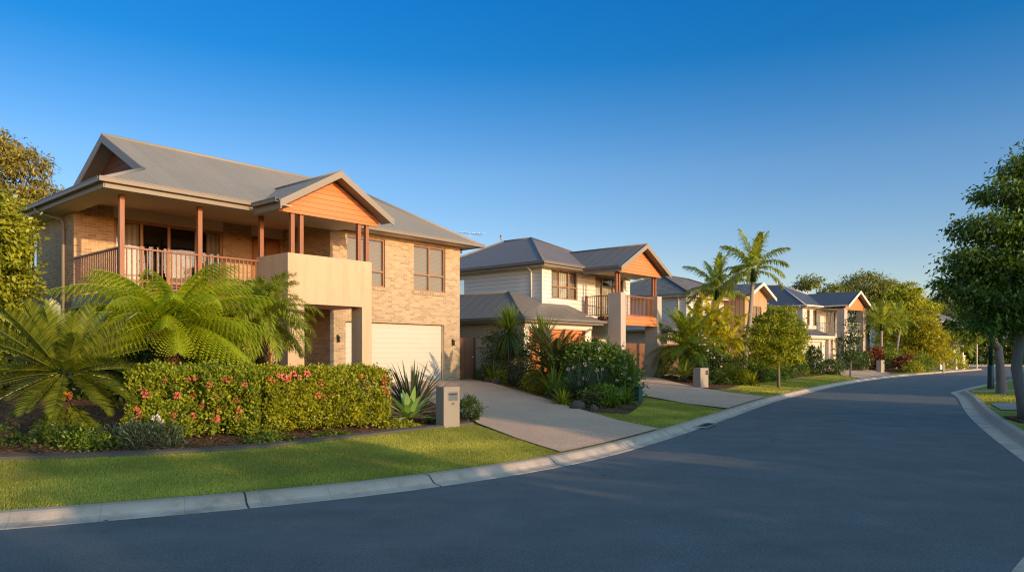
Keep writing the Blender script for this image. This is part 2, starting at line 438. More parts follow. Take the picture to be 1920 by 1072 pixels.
# ------------------------------------------------------------------ foliage meshes (numpy)
def unit(a): return a/np.maximum(np.linalg.norm(a, axis=-1, keepdims=True), 1e-9)
def quads(name, Q, tint, mat, parent=None, loc=None, rot=None):
    Q = np.asarray(Q, np.float32); n = len(Q); me = bpy.data.meshes.new(name)
    me.vertices.add(n*4); me.vertices.foreach_set('co', Q.reshape(-1))
    me.loops.add(n*4); me.loops.foreach_set('vertex_index', np.arange(n*4, dtype=np.int32))
    me.polygons.add(n); me.polygons.foreach_set('loop_start', np.arange(0, n*4, 4, dtype=np.int32))
    me.polygons.foreach_set('loop_total', np.full(n, 4, np.int32))
    at = me.attributes.new('tint', 'FLOAT', 'FACE'); at.data.foreach_set('value', np.clip(np.asarray(tint, np.float32), 0, 1))
    me.materials.append(M[mat]); me.update(calc_edges=True)
    o = bpy.data.objects.new(name, me); COL.objects.link(o)
    if parent is not None: o.parent = parent
    if loc is not None: o.location = loc
    if rot is not None: o.rotation_euler = rot
    return o
def leaf_quads(pos, d, nrm, L, W, fold=.12):
    d = unit(d); side = unit(np.cross(d, nrm)); n = unit(np.cross(side, d))
    L = np.asarray(L)[:, None]; W = np.asarray(W)[:, None]
    mid = pos + d*L*.45
    return np.stack([pos, mid+side*W*.5+n*W*fold, pos+d*L-n*L*.1, mid-side*W*.5+n*W*fold], 1)
def crown(blobs, n, L, W, seed, per=26, cs=.16, droop=.35, shell=.55, flat=.6):
    """leaves in many small clumps through the volume of several blobs [(centre, radii)]"""
    g = np.random.default_rng(seed)
    w = np.array([(b[1][0]*b[1][1]*b[1][2])**(2/3) for b in blobs]); w = w/w.sum()
    Q = []; T = []
    for b, f in zip(blobs, w):
        m = max(3, int(n*f/per)); c0 = np.array(b[0]); rad = np.array(b[1])
        dv = unit(g.normal(size=(m, 3))); rr = shell+(1-shell)*g.random(m)**.7
        rr = rr*(1+.16*np.sin(dv[:, 0]*5+seed)*np.cos(dv[:, 1]*4+dv[:, 2]*3))
        cc = c0+dv*rad*rr[:, None]
        ct = g.random(m)
        k = np.repeat(np.arange(m), per); N = len(k)
        size = cs*rad.mean()*(.6+.8*g.random(m))[k][:, None]
        pos = cc[k]+g.normal(size=(N, 3))*size*np.array([1, 1, flat])
        out = unit(dv[k]*.8+unit(g.normal(size=(N, 3)))*.9+np.array([0, 0, -droop]))
        nr = unit(dv[k]*.7+np.array([0, 0, .35])+g.normal(size=(N, 3))*.6)
        s = .65+.7*g.random(N)
        Q.append(leaf_quads(pos, out, nr, L*s, W*s)); T.append(.12+.5*ct[k]+.38*g.random(N))
    return np.concatenate(Q), np.concatenate(T)
def blades(N, L, W, el, curl, seed, seg=5, base=.05, prof=None, az=None):
    g = np.random.default_rng(seed)
    a = (np.arange(N)*2.39996+g.random(N)*.6) if az is None else az(g, N)
    e = R(el[0])+R(el[1]-el[0])*(np.arange(N)/max(1, N-1) if N > 1 else np.zeros(N)); e = e+g.normal(size=N)*.08
    Ls = L*(.75+.35*g.random(N)); p = np.stack([np.cos(a)*base*g.random(N), np.sin(a)*base*g.random(N), np.zeros(N)], 1)
    hd = np.stack([np.cos(a), np.sin(a), 0*a], 1); side = np.stack([-np.sin(a), np.cos(a), 0*a], 1)
    prof = prof or (lambda t: (1-t)**.6*(.45+.55*min(1, t*6)))
    cu = R(curl)*(.6+.8*g.random(N))*np.cos(e)
    Q = []; T = []; tv = .15+.7*g.random(N)
    for i in range(seg):
        t0, t1 = i/seg, (i+1)/seg
        ee = e-cu*(t0+.5/seg)**1.3*1.6
        d = hd*np.cos(ee)[:, None]+np.array([0, 0, 1])*np.sin(ee)[:, None]
        q = p+d*(Ls/seg)[:, None]
        w0, w1 = W*prof(t0)/2, W*prof(t1)/2
        Q.append(np.stack([p-side*w0, p+side*w0, q+side*w1, q-side*w1], 1)); T.append(tv); p = q
    return np.concatenate(Q), np.concatenate(T)
def rachis(L, el, curl, t):
    """position, tangent on an arching stem in the xz plane"""
    K = 40; s = np.linspace(0, 1, K+1); e = R(el)-R(curl)*s**1.25
    x = np.concatenate([[0], np.cumsum(np.cos((e[1:]+e[:-1])/2))])*L/K; z = np.concatenate([[0], np.cumsum(np.sin((e[1:]+e[:-1])/2))])*L/K
    px = np.interp(t, s, x); pz = np.interp(t, s, z); ee = np.interp(t, s, e)
    return np.stack([px, 0*px, pz], -1), np.stack([np.cos(ee), 0*ee, np.sin(ee)], -1)
def stem_quads(L, el, curl, w0, w1, t0=0, seg=10):
    Q = []
    for i in range(seg):
        ta, tb = i/seg, (i+1)/seg
        (a, da), (b, db) = rachis(L, el, curl, np.array([ta]))[:2], rachis(L, el, curl, np.array([tb]))[:2]
        a, b = a[0], b[0]; wa, wb = w0+(w1-w0)*ta, w0+(w1-w0)*tb
        y = np.array([0, 1, 0]); n = np.cross(da[0], y)
        Q.append([a-y*wa, a+y*wa, b+y*wb, b-y*wb]); Q.append([a-n*wa, a+n*wa, b+n*wb, b-n*wb])
    return np.array(Q)
def frond(L, el, curl, n, ll, lw, seed, vee=.25, droop=.5, t0=.14, rag=.15, a0=68, a1=28, tipw=.35):
    """a pinnate palm or cycad leaf"""
    g = np.random.default_rng(seed); Q = [stem_quads(L, el, curl, .012*L/1.5, .003)]; T = [np.full(20, .8)]
    t = np.linspace(t0, 1, n); p, d = rachis(L, el, curl, t)
    up = np.stack([-d[:, 2], 0*t, d[:, 0]], -1)
    for sgn in (-1, 1):
        A = R(a0)+(R(a1)-R(a0))*t+g.normal(size=n)*rag*.5
        l = ll*np.sin(np.clip((t-t0)/(1-t0)*.86+.12, 0, 1)*PI)**.55*(.9+.2*g.random(n)); l = np.maximum(l, ll*tipw)
        dr = d*np.cos(A)[:, None]+np.array([0, sgn, 0])*np.sin(A)[:, None]+up*(vee+g.normal(size=n)*rag)[:, None]; dr = unit(dr)
        dr2 = unit(dr+np.array([0, 0, -droop])*(1+.4*g.normal(size=n))[:, None])
        wv = unit(np.cross(dr, up)); w = lw*(.8+.4*g.random(n))[:, None]
        m = p+dr*(l*.5)[:, None]; e = m+dr2*(l*.5)[:, None]
        Q.append(np.stack([p-wv*w*.25, p+wv*w*.25, m+wv*w*.5, m-wv*w*.5], 1)); Q.append(np.stack([m-wv*w*.5, m+wv*w*.5, e+wv*w*.06, e-wv*w*.06], 1))
        tt = .2+.6*g.random(n); T += [tt, tt]
    return np.concatenate(Q), np.concatenate(T)
def fern_frond(L, el, curl, n, ll, seed, m=13):
    """tripinnate tree fern leaf: side branches that carry small leaflets"""
    g = np.random.default_rng(seed); Q = [stem_quads(L, el, curl, .014, .004)]; T = [np.full(20, .55)]
    t = np.linspace(.16, .985, n); p, d = rachis(L, el, curl, t); up = np.stack([-d[:, 2], 0*t, d[:, 0]], -1)
    for sgn in (-1, 1):
        A = R(74)+(R(40)-R(74))*t
        l = ll*np.sin(np.clip(t*.80+.16, 0, 1)*PI)**.8*(.92+.16*g.random(n))
        dr = unit(d*np.cos(A)[:, None]+np.array([0, sgn, 0])*np.sin(A)[:, None]+up*(-.30))
        rib = lambda s: p+dr*(l*s)[:, None]+np.array([0, 0, -.60])*(l*s*s)[:, None]
        for s0, s1 in ((0, .25), (.25, .5), (.5, .75), (.75, 1.0)):
            a_, b_ = rib(s0), rib(s1); Q.append(np.stack([a_-d*.005, a_+d*.005, b_+d*.004, b_-d*.004], 1)); T.append(np.full(n, .5))
        for j in range(m):
            s = (j+.6)/m
            c = p+dr*(l*s)[:, None]+np.array([0, 0, -.60])*(l*s*s)[:, None]
            ax = unit(dr+np.array([0, 0, -.6*s])); pl = .062*(1-s**2.2)+.008
            for k in (-1, 1):
                w = unit(np.cross(ax, up))*k
                dd = unit(w*.85+ax*.5+np.array([0, 0, -.12])); sd = unit(np.cross(dd, up)); hw = (l/m*1.0)[:, None]
                q = c+dd*pl*(.9+.2*g.random(n))[:, None]
                Q.append(np.stack([c-sd*hw*.5, c+sd*hw*.5, q+sd*hw*.34, q-sd*hw*.34], 1)); T.append(.25+.35*g.random(n)+.25*s)
    return np.concatenate(Q), np.concatenate(T)
def ring_of_fronds(root, name, variants, mat, count, z=0, spread=.05, seed=1, sc=(.85, 1.1), tilt=.12):
    """variants: list of (quads, tint); the first ones stand upright, the last ones hang"""
    g = random.Random(seed); src = [quads(name, q, t, mat, root) for q, t in variants]
    used = [False]*len(src)
    for i in range(count):
        v = min(len(src)-1, int(i/count*len(src))); a = i*2.39996+g.uniform(-.25, .25)
        loc = (math.cos(a)*spread, math.sin(a)*spread, z-.15*i/count*spread*6); rot = (g.uniform(-tilt, tilt), g.uniform(-tilt, tilt), a); s = g.uniform(*sc)
        if not used[v]:
            o = src[v]; used[v] = True; o.location = loc; o.rotation_euler = rot; o.scale = (s,)*3
        else: child_copy(src[v], root, loc, rot, s)
# ------------------------------------------------------------------ light and shade settings
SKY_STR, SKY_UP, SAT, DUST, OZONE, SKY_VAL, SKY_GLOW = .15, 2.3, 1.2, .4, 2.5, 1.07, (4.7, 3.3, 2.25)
SUN_STR, SUN_COL = 4.7, (1.0, .69, .37)
# (position across the sun direction, distance towards the sun, height, half width) of the unseen trees added to shape the shadows
SHADE = [(-13, 13, 7.25, 6.0), (-7, 12, 6.35, 4.6), (-2.4, 12, 5.75, 4.6), (3.6, 12.5, 5.15, 3.6), (6.1, 12, 4.85, 3.0), (8.7, 12.5, 3.6, 4.0), (10.3, 12.5, 3.6, 4.0), (13.6, 12, 6.95, 4.6), (17.8, 13, 7.15, 4.4), (21.3, 12, 7.05, 4.4), (24.6, 12, 6.85, 4.2), (27.0, 12.5, 6.65, 3.0), (35.6, 12, 6.55, 4.4), (39, 12.5, 6.55, 4.4), (42.6, 12, 6.35, 4.4), (46.2, 12.5, 6.15, 4.4), (50, 12, 5.95, 4.6), (54, 12.5, 6.15, 4.8), (58.5, 12, 5.95, 4.8), (64, 12, 5.95, 5.0), (-10, 17, 7.4, 4.4), (-5, 17, 7.0, 4.4), (0.3, 17, 6.4, 4.2), (4.6, 17, 5.9, 4.0), (9.5, 17, 4.5, 4.0), (13.9, 17, 7.6, 4.4), (17.2, 17, 7.8, 4.4), (20.6, 17, 7.8, 4.4), (24, 17, 7.6, 4.2), (26.6, 17, 7.2, 3.2), (36, 17, 7.2, 4.4), (41, 17, 7.0, 4.6)]
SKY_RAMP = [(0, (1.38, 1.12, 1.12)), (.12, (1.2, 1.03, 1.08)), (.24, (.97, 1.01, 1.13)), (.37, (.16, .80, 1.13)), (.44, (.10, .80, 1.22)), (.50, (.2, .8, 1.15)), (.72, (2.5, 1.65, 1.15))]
DENOISE = True
# ------------------------------------------------------------------ the street
def spline(pts, step=.6):
    P = [np.array(p, float) for p in pts]; out = []
    for i in range(len(P)-1):
        a, b, c, d = P[max(i-1, 0)], P[i], P[i+1], P[min(i+2, len(P)-1)]
        n = max(1, int(np.linalg.norm(c-b)/step))
        for k in range(n):
            t = k/n; out.append(.5*((2*b)+(c-a)*t+(2*a-5*b+4*c-d)*t*t+(3*b-a-3*c+d)*t**3))
    out.append(P[-1]); return np.array(out)
LKC = spline([(-40, -8), (-18, 1.6), (-10, 5.1), (-5.09, 7.24), (-2.47, 8.53), (-.68, 9.83), (1.11, 11.7), (2.99, 14.57), (5.7, 19.4), (10.97, 28.8), (20, 42.7), (30, 55.6), (48, 75), (50.3, 78.2), (50, 80.6), (47.5, 82.6), (38, 87.5), (-30, 118)])
RKC = spline([(-40, -18), (-16, -7.5), (-6, -2.2), (-1, .8), (2, 3.4), (4, 5.8), (5.35, 7.2), (6.95, 9.1), (8.2, 11.6), (10.5, 16.1), (13.2, 21.1), (17.3, 28.2), (18.6, 30.6), (19.5, 32.3), (21.2, 34.4), (25.7, 39.8), (33, 47.8), (46, 58.5), (68, 69), (140, 74)])
FKC = spline([(-30, 131), (62, 99.8), (140, 84)], 2)
def offset(line, d):
    t = np.gradient(line, axis=0); t /= np.linalg.norm(t, axis=1, keepdims=True)
    return line+np.stack([-t[:, 1], t[:, 0]], 1)*d
def dist(P, line):
    P = np.atleast_2d(P); a, b = line[:-1], line[1:]; ab = b-a; L2 = (ab**2).sum(1)
    out = np.empty(len(P))
    for s in range(0, len(P), 2000):
        q = P[s:s+2000, None, :]; t = np.clip(((q-a)*ab).sum(-1)/L2, 0, 1)
        out[s:s+2000] = np.sqrt((((q-a)-t[..., None]*ab)**2).sum(-1).min(1))
    return out
KL, KR, KH = .40, .62, .11          # widths of the two kerbs, kerb height
def hza(P):
    P = np.atleast_2d(np.asarray(P, float)); dl = dist(P, LKC[::2]); dr = dist(P, RKC[::2]); df = dist(P, FKC)
    zl = KH+.047*np.clip(dl-KL, 0, 11.8); zr = KH+.02*np.clip(dr-KR, 0, 6)
    w = np.clip((dl-np.minimum(dr, df)+3)/6, 0, 1)
    return zl*(1-w)+zr*w
def hz(x, y): return float(hza([(x, y)])[0])
def inside(P, poly):
    P = np.atleast_2d(P); x, y = P[:, 0], P[:, 1]; r = np.zeros(len(P), bool); n = len(poly)
    for i in range(n):
        x1, y1 = poly[i]; x2, y2 = poly[(i+1) % n]
        c = (y1 > y) != (y2 > y)
        with np.errstate(divide='ignore', invalid='ignore'): r ^= c & (x < (x2-x1)*(y-y1)/(y2-y1)+x1)
    return r
def densify(poly, step):
    out = []
    for i in range(len(poly)):
        a, b = np.array(poly[i], float), np.array(poly[(i+1) % len(poly)], float); n = max(1, int(np.linalg.norm(b-a)/step))
        for k in range(n): out.append(a+(b-a)*k/n)
    return np.array(out)
def sheet(name, poly, step, mat, zoff=0, holes=(), extra=None, zf=None, kind='structure', edge=None, bumpy=0):
    """triangulated sheet lying on the terrain"""
    loops = [np.array(poly) if edge is None else densify(poly, edge)]+[np.array(h) for h in holes]
    pts = []; ed = []
    for L in loops:
        b = len(pts); pts += [tuple(p) for p in L]; ed += [(b+i, b+(i+1) % len(L)) for i in range(len(L))]
    lo, hi = loops[0].min(0), loops[0].max(0)
    if extra is None:
        gx, gy = np.meshgrid(np.arange(lo[0], hi[0], step), np.arange(lo[1], hi[1], step)); extra = np.stack([gx.ravel(), gy.ravel()], 1)+.013
    k = inside(extra, loops[0])
    for h in loops[1:]: k &= ~inside(extra, h)
    allb = np.concatenate([np.vstack([L, L[:1]]) for L in loops])
    extra = extra[k]
    pts += [tuple(p) for p in extra]
    v, e, f, *_ = delaunay_2d_cdt([Vector(p) for p in pts], ed, [], 0, 1e-4)
    V = np.array([(p.x, p.y) for p in v]); F = np.array([tuple(t) for t in f if len(t) == 3]); c = V[F].mean(1)
    k = inside(c, loops[0])
    for h in loops[1:]: k &= ~inside(c, h)
    F = F[k]; z = (hza(V) if zf is None else zf(V))+zoff
    if bumpy: z = z+bumpy*np.sin(V[:, 0]*5.1+V[:, 1]*2)*np.cos(V[:, 1]*4.3-V[:, 0])
    mb = MB(); mb.v = [(a[0], a[1], h) for a, h in zip(V, z)]
    mb.f = [tuple(t) if np.cross(V[t[1]]-V[t[0]], V[t[2]]-V[t[0]]) > 0 else (t[0], t[2], t[1]) for t in F]
    o = mb.build(name, mat, smooth=True); tag(o, kind=kind); return o

LB = offset(LKC, KL); RB = offset(RKC, -KR); FB = offset(FKC, .4)
hole = np.concatenate([LB, FB, RB[::-1]])
road_poly = np.concatenate([offset(LKC, .03), offset(FKC, .03), offset(RKC, -.03)[::-1]])
def grid(x0, x1, y0, y1, s):
    a, b = np.meshgrid(np.arange(x0, x1, s), np.arange(y0, y1, s)); return np.stack([a.ravel(), b.ravel()], 1)+.017
g1 = grid(-20, 36, 4, 60, 1.0); g2 = grid(-80, 150, -40, 160, 5); g2 = g2[~((g2[:, 0] > -20) & (g2[:, 0] < 36) & (g2[:, 1] > 4) & (g2[:, 1] < 60))]
g3 = grid(-1500, 1500, -1500, 1500, 150); g3 = g3[(np.abs(g3) > 170).any(1)]
sheet('ground', [(-1600, -1600), (1600, -1600), (1600, 1600), (-1600, 1600)], 1, 'grass_ground', holes=[hole], extra=np.concatenate([g1, g2, g3]))
sheet('road', road_poly, 4, 'asphalt', zf=lambda V: 0*V[:, 0])

def kerb(name, line, prof, closed=False):
    """prof: list of (offset to the left, height); swept along the line"""
    rows = [offset(line, d) for d, z in prof]; n = len(line)
    s = np.concatenate([[0], np.cumsum(np.linalg.norm(np.diff(line, axis=0), axis=1))])
    mb = MB(); m = len(prof)
    for i in range(n):
        for j in range(m): mb.v.append((rows[j][i][0], rows[j][i][1], prof[j][1]))
    uvs = []
    for i in range(n-1):
        for j in range(m-1):
            mb.f.append((i*m+j, i*m+j+1, (i+1)*m+j+1, (i+1)*m+j)); uvs += [(s[i], abs(prof[j][0])), (s[i], abs(prof[j+1][0])), (s[i+1], abs(prof[j+1][0])), (s[i+1], abs(prof[j][0]))]
    o = mb.build(name, 'kerb_concrete'); ul = o.data.uv_layers.new(name='UVMap')
    for i, u in enumerate(uvs): ul.data[i].uv = u
    return tag(o, kind='structure')
kl = [(-.02, -.05), (-.02, .008), (.10, .016), (.15, .03), (.24, .095), (.28, KH+.004), (KL-.01, KH+.008), (KL, KH-.02), (KL, -.1)]
kerb('kerb', LKC, kl)
kr = [(.02, -.05), (.02, .008), (-.28, .012), (-.33, .03), (-.43, .095), (-.47, KH+.004), (-KR+.01, KH+.008), (-KR, KH-.02), (-KR, -.1)]
kerb('kerb', RKC, kr)
kerb('kerb', FKC, [(-.02, -.05), (-.02, .01), (.1, .02), (.24, KH), (.4, KH+.004), (.4, -.1)])

def near_kerb(a, b):
    """points of the back of the left kerb between two places"""
    i = int(np.argmin(((LB-np.array(a))**2).sum(1))); j = int(np.argmin(((LB-np.array(b))**2).sum(1)))
    return [tuple(p) for p in (LB[i:j+1] if i <= j else LB[j:i+1][::-1])]
# planting beds of dark mulch
EDGE1 = [tuple(p) for p in spline([(-14, 8.6), (-9.5, 9.6), (-7.17, 10.2), (-6.23, 10.45), (-5.23, 10.82), (-4.24, 11.34), (-2.98, 12.6), (-2.03, 13.8), (-1.34, 14.58), (-.86, 15.25)], .3)]
sheet('mulch_bed', EDGE1+[(-1.0, 16.6), (-1.9, 20), (-3.0, 24), (-5.5, 26), (-11, 24), (-18, 21), (-18, 9)], .5, 'mulch', .022, edge=.4, bumpy=.012)
sheet('mulch_bed', [(1.95, 18.7), (2.9, 18.5), (3.6, 20.6), (4.2, 23), (5.0, 27), (5.6, 32), (4.5, 37), (1, 36), (-2.2, 33.2), (-1.1, 30), (-.3, 27.9), (1.0, 23.2), (1.75, 19.6)], .5, 'mulch', .022, edge=.4, bumpy=.012)
sheet('mulch_bed', [(8.0, 30.2), (9.2, 31.2), (10.5, 34), (13, 38.6), (16.5, 43.6), (20.5, 48.5), (23, 53), (21, 60), (14, 58), (8, 44), (7.9, 36)], .8, 'mulch', .022, edge=.8, bumpy=.012)
sheet('mulch_bed', [(30.2, 57.8), (32.6, 60.2), (36, 64.5), (42, 72), (44, 80), (36, 84), (31, 68)], 1, 'mulch', .022, edge=1)
# driveways
d1 = near_kerb((.75, 12.2), (3.0, 15.6))
sheet('driveway', d1+[(2.5, 16.9), (1.9, 18.9), (1.3, 21), (.6, 23.6), (-.2, 26.4), (-.8, 28.6), (-1.6, 30.2), (-2.2, 29.5), (-6.1, 24.7), (-4.2, 22.4), (-2.2, 19.6), (-1.0, 16.6), (-.72, 15.3), (.1, 13.3)], .6, 'aggregate', .03, edge=.4)
d2 = near_kerb((6.25, 21.2), (9.4, 27.0))
sheet('driveway', d2+[(8.7, 28.4), (8.1, 30.4), (7.7, 34), (7.4, 40.5), (3.2, 36.3), (5.4, 31), (4.4, 25.5), (5.4, 22.6)], .8, 'aggregate', .03, edge=.5)
d3 = near_kerb((22.2, 46.4), (28.6, 54.4))
sheet('driveway', d3+[(30, 58), (31.5, 66), (29.5, 70), (25, 62), (24.2, 55), (22.8, 50)], 1.2, 'aggregate', .03, edge=.8)
d4 = near_kerb((41.5, 68.2), (44.5, 71.6))
sheet('driveway', d4+[(46, 78), (40, 82), (39, 76)], 1.5, 'aggregate', .03, edge=1)
# footpaths and crossings on the right hand verge
sheet('footpath', [(15.55, 23.7), (14.05, 20.9), (17, 20.7), (40, 20.7), (40, 23.6)], 1, 'path_concrete', .02, edge=.8)
sheet('footpath', [(19.95, 31.7), (19.4, 30.7), (26, 30.2), (50, 30.2), (50, 31.6)], 1, 'path_concrete', .02, edge=.8)
sheet('mulch_bed', [(11.9, 17.0), (13.2, 16.6), (14, 17.6), (13.6, 18.7), (12.6, 18.7)], .4, 'mulch', .03, edge=.3, bumpy=.01)
# concrete garden edging strip
mb = MB(); E1 = np.array(EDGE1); a, b = offset(E1, -.07), offset(E1, .07); n = len(E1)
za = hza(a); zb = hza(b)
for i in range(n):
    mb.v += [(a[i][0], a[i][1], za[i]-.03), (a[i][0], a[i][1], za[i]+.055), (b[i][0], b[i][1], zb[i]+.065), (b[i][0], b[i][1], zb[i]-.03)]
for i in range(n-1):
    for j in range(3): mb.f.append((i*4+j, i*4+j+1, i*4+j+5, i*4+j+4))
tag(mb.build('garden_edging', 'edging', smooth=False), 'grey concrete edging strip between front lawn and mulch bed', 'edging')
# storm water grate let into the kerb
g = thing('drain_grate', 'dark metal stormwater grate at the kerb before the second driveway', 'drain', (4.62, 17.35, .02), R(61))
mb = MB(); mb.box(-.5, .5, -.16, -.13, 0, .03); mb.box(-.5, .5, .10, .13, 0, .03); mb.box(-.5, -.47, -.13, .10, 0, .03); mb.box(.47, .5, -.13, .10, 0, .03); mb.build('frame', 'steel', g)
mb = MB()
for i in range(16): x = -.44+i*.058; mb.box(x, x+.025, -.13, .10, .002, .026)
mb.build('bars', 'black_metal', g)

# grass blades on the verges close to the camera
LAWN1 = near_kerb((-12.5, 4.6), (.75, 12.2))+[(.1, 13.3), (-.72, 15.1)]+[p for p in EDGE1[::-1] if p[0] > -12]
LAWN2 = near_kerb((3.2, 16), (6.2, 21.1))+[(5.35, 22.6), (4.4, 24.2), (3.7, 21), (2.95, 18.4), (2.0, 18.6), (2.55, 16.9)]
LAWN3 = near_kerb((9.6, 27.4), (22, 46.2))+[(22.6, 50), (20.4, 48.3), (16.5, 43.4), (13, 38.4), (10.6, 33.8), (8.9, 30)]
LAWN4 = [(13.9, 21), (19.3, 30.6), (26, 30.1), (26, 23.8), (15.6, 23.8)]
def grass(poly, dens, hgt, seed, wid):
    g = np.random.default_rng(seed); P = np.array(poly); lo, hi = P.min(0), P.max(0)
    N = int((hi-lo).prod()*dens); q = lo+(hi-lo)*g.random((N, 2)); q = q[inside(q, P)]; N = len(q)
    z = hza(q); a = g.random(N)*2*PI; h = hgt*(.5+.8*g.random(N)); lean = g.random(N)*.9
    patch = .5+.25*np.sin(q[:, 0]*1.3+q[:, 1]*.7+seed)+.25*np.sin(q[:, 1]*2.1-q[:, 0]*.5)
    b = np.stack([q[:, 0], q[:, 1], z], 1); s = np.stack([np.cos(a), np.sin(a), 0*a], 1)*wid; l = np.stack([-np.sin(a)*lean*h, np.cos(a)*lean*h, h], 1)
    Q = np.stack([b-s, b+s, b+l*.62+s*.7, b+l], 1)
    return Q, np.clip(.22+.36*patch+.35*(g.random(N)-.3)+.12*np.sin(q[:, 0]*.47+q[:, 1]*2.9)*np.sin(q[:, 0]*3.3-q[:, 1]), 0, 1)
Q = []; T = []
for poly, dn, h, s, w in ((LAWN1, 6000, .027, 1, .0037), (LAWN2, 2200, .04, 2, .0065), (LAWN3, 380, .05, 3, .014), (LAWN4, 380, .05, 4, .013)):
    a, b = grass(poly, dn, h, s, w); Q.append(a); T.append(b)
o = quads('grass', np.concatenate(Q), np.concatenate(T), 'blade_grass'); tag(o, 'short mown lawn grass on the verges beside the kerb', 'grass', kind='stuff')

g = np.random.default_rng(77); i = g.integers(40, len(LKC)-60, 420); off = np.abs(g.normal(size=420))*.5
c = LKC[i]; tn = np.gradient(LKC, axis=0)[i]; tn /= np.linalg.norm(tn, axis=1, keepdims=True); side = np.where(g.random(420) < .7, -1, 2.0)
xy = c+np.stack([-tn[:, 1], tn[:, 0]], 1)*(off*side)[:, None]+g.normal(size=(420, 2))*.1
dl = dist(xy, LKC); onroad = inside(xy, road_poly); zz = np.where(onroad, .006, np.where(dl < .42, .125, hza(xy)+.02)); k = onroad | (dl > .42); xy, zz = xy[k], zz[k]; N = len(xy)
a = g.random(N)*2*PI; ls = .03+.05*g.random(N)
o = quads('leaf_litter', leaf_quads(np.stack([xy[:, 0], xy[:, 1], zz], 1), np.stack([np.cos(a), np.sin(a), .12+0*a], 1), np.array([0, 0, 1.0])+g.normal(size=(N, 3))*.2, ls, ls*.5), g.random(N), 'leaf_bronze'); tag(o, 'small dry fallen leaves scattered along the kerb', 'leaf litter', kind='stuff')

# ------------------------------------------------------------------ house building helpers
class Wall:
    """axis 'y': wall in the plane y = c looking towards -y; axis 'x': wall in the plane x = c looking towards -x"""
    def __init__(s, axis, c, out=-1): s.axis, s.c, s.out = axis, c, out
    def P(s, a, d, z): return (a, s.c-s.out*d, z) if s.axis == 'y' else (s.c-s.out*d, a, z)
    def box(s, mb, a0, a1, d0, d1, z0, z1):
        p, q = s.P(a0, d0, z0), s.P(a1, d1, z1); mb.box(p[0], q[0], p[1], q[1], z0, z1)
    def panel(s, mb, a0, a1, z0, z1, holes=(), reveal=.1):
        A = sorted({a0, a1, *[h[0] for h in holes], *[h[1] for h in holes]}); Z = sorted({z0, z1, *[h[2] for h in holes], *[h[3] for h in holes]})
        for i in range(len(A)-1):
            for j in range(len(Z)-1):
                ca, cz = (A[i]+A[i+1])/2, (Z[j]+Z[j+1])/2
                if any(h[0] < ca < h[1] and h[2] < cz < h[3] for h in holes): continue
                mb.poly(s.P(A[i], 0, Z[j]), s.P(A[i+1], 0, Z[j]), s.P(A[i+1], 0, Z[j+1]), s.P(A[i], 0, Z[j+1]))
        for h in holes:
            b0, b1, y0, y1 = h; r = reveal
            mb.poly(s.P(b0, 0, y0), s.P(b0, r, y0), s.P(b0, r, y1), s.P(b0, 0, y1)); mb.poly(s.P(b1, 0, y0), s.P(b1, r, y0), s.P(b1, r, y1), s.P(b1, 0, y1))
            mb.poly(s.P(b0, 0, y0), s.P(b0, r, y0), s.P(b1, r, y0), s.P(b1, 0, y0)); mb.poly(s.P(b0, 0, y1), s.P(b0, r, y1), s.P(b1, r, y1), s.P(b1, 0, y1))
def window(H, w, a0, a1, z0, z1, vm=(), hm=(), fmat='frame_wood', covers=(), fw=.055, dep=.085, gl='glass', name='window', back='room_dark'):
    """frame with mullions vm / transoms hm; covers: (from, to, zfrom, zto, material)"""
    mb = MB(); d0, d1 = dep-.03, dep+.035
    w.box(mb, a0, a1, d0, d1, z1-fw, z1-.002); w.box(mb, a0, a1, d0, d1, z0+.002, z0+fw)
    w.box(mb, a0+.002, a0+fw, d0, d1, z0+fw, z1-fw); w.box(mb, a1-fw, a1-.002, d0, d1, z0+fw, z1-fw)
    for v in vm: w.box(mb, v-fw*.5, v+fw*.5, d0+.003, d1-.003, z0+fw, z1-fw)
    xs = [a0+fw]+[q for v in vm for q in (v-fw*.5, v+fw*.5)]+[a1-fw]
    for h in hm:
        for i in range(0, len(xs), 2): w.box(mb, xs[i], xs[i+1], d0+.003, d1-.003, h-fw*.5, h+fw*.5)
    f = mb.build(name, fmat, H)
    mb = MB(); mb.poly(w.P(a0+fw*.5, dep, z0+fw*.5), w.P(a1-fw*.5, dep, z0+fw*.5), w.P(a1-fw*.5, dep, z1-fw*.5), w.P(a0+fw*.5, dep, z1-fw*.5)); mb.build('pane', gl, f)
    for c in covers:
        mb = MB(); mb.poly(w.P(c[0], dep+.09, c[2]), w.P(c[1], dep+.09, c[2]), w.P(c[1], dep+.09, c[3]), w.P(c[0], dep+.09, c[3])); mb.build('curtain' if 'curtain' in c[4] else 'blind', c[4], f)
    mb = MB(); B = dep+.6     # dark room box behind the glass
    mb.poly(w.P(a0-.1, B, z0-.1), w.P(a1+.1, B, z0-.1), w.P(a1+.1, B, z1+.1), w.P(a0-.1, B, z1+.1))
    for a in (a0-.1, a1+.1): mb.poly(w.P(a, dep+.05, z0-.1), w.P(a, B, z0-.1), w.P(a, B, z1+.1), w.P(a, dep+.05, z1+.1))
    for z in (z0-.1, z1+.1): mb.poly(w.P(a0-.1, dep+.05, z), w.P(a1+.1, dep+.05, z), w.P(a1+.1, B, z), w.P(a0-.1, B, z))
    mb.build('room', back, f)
    return f
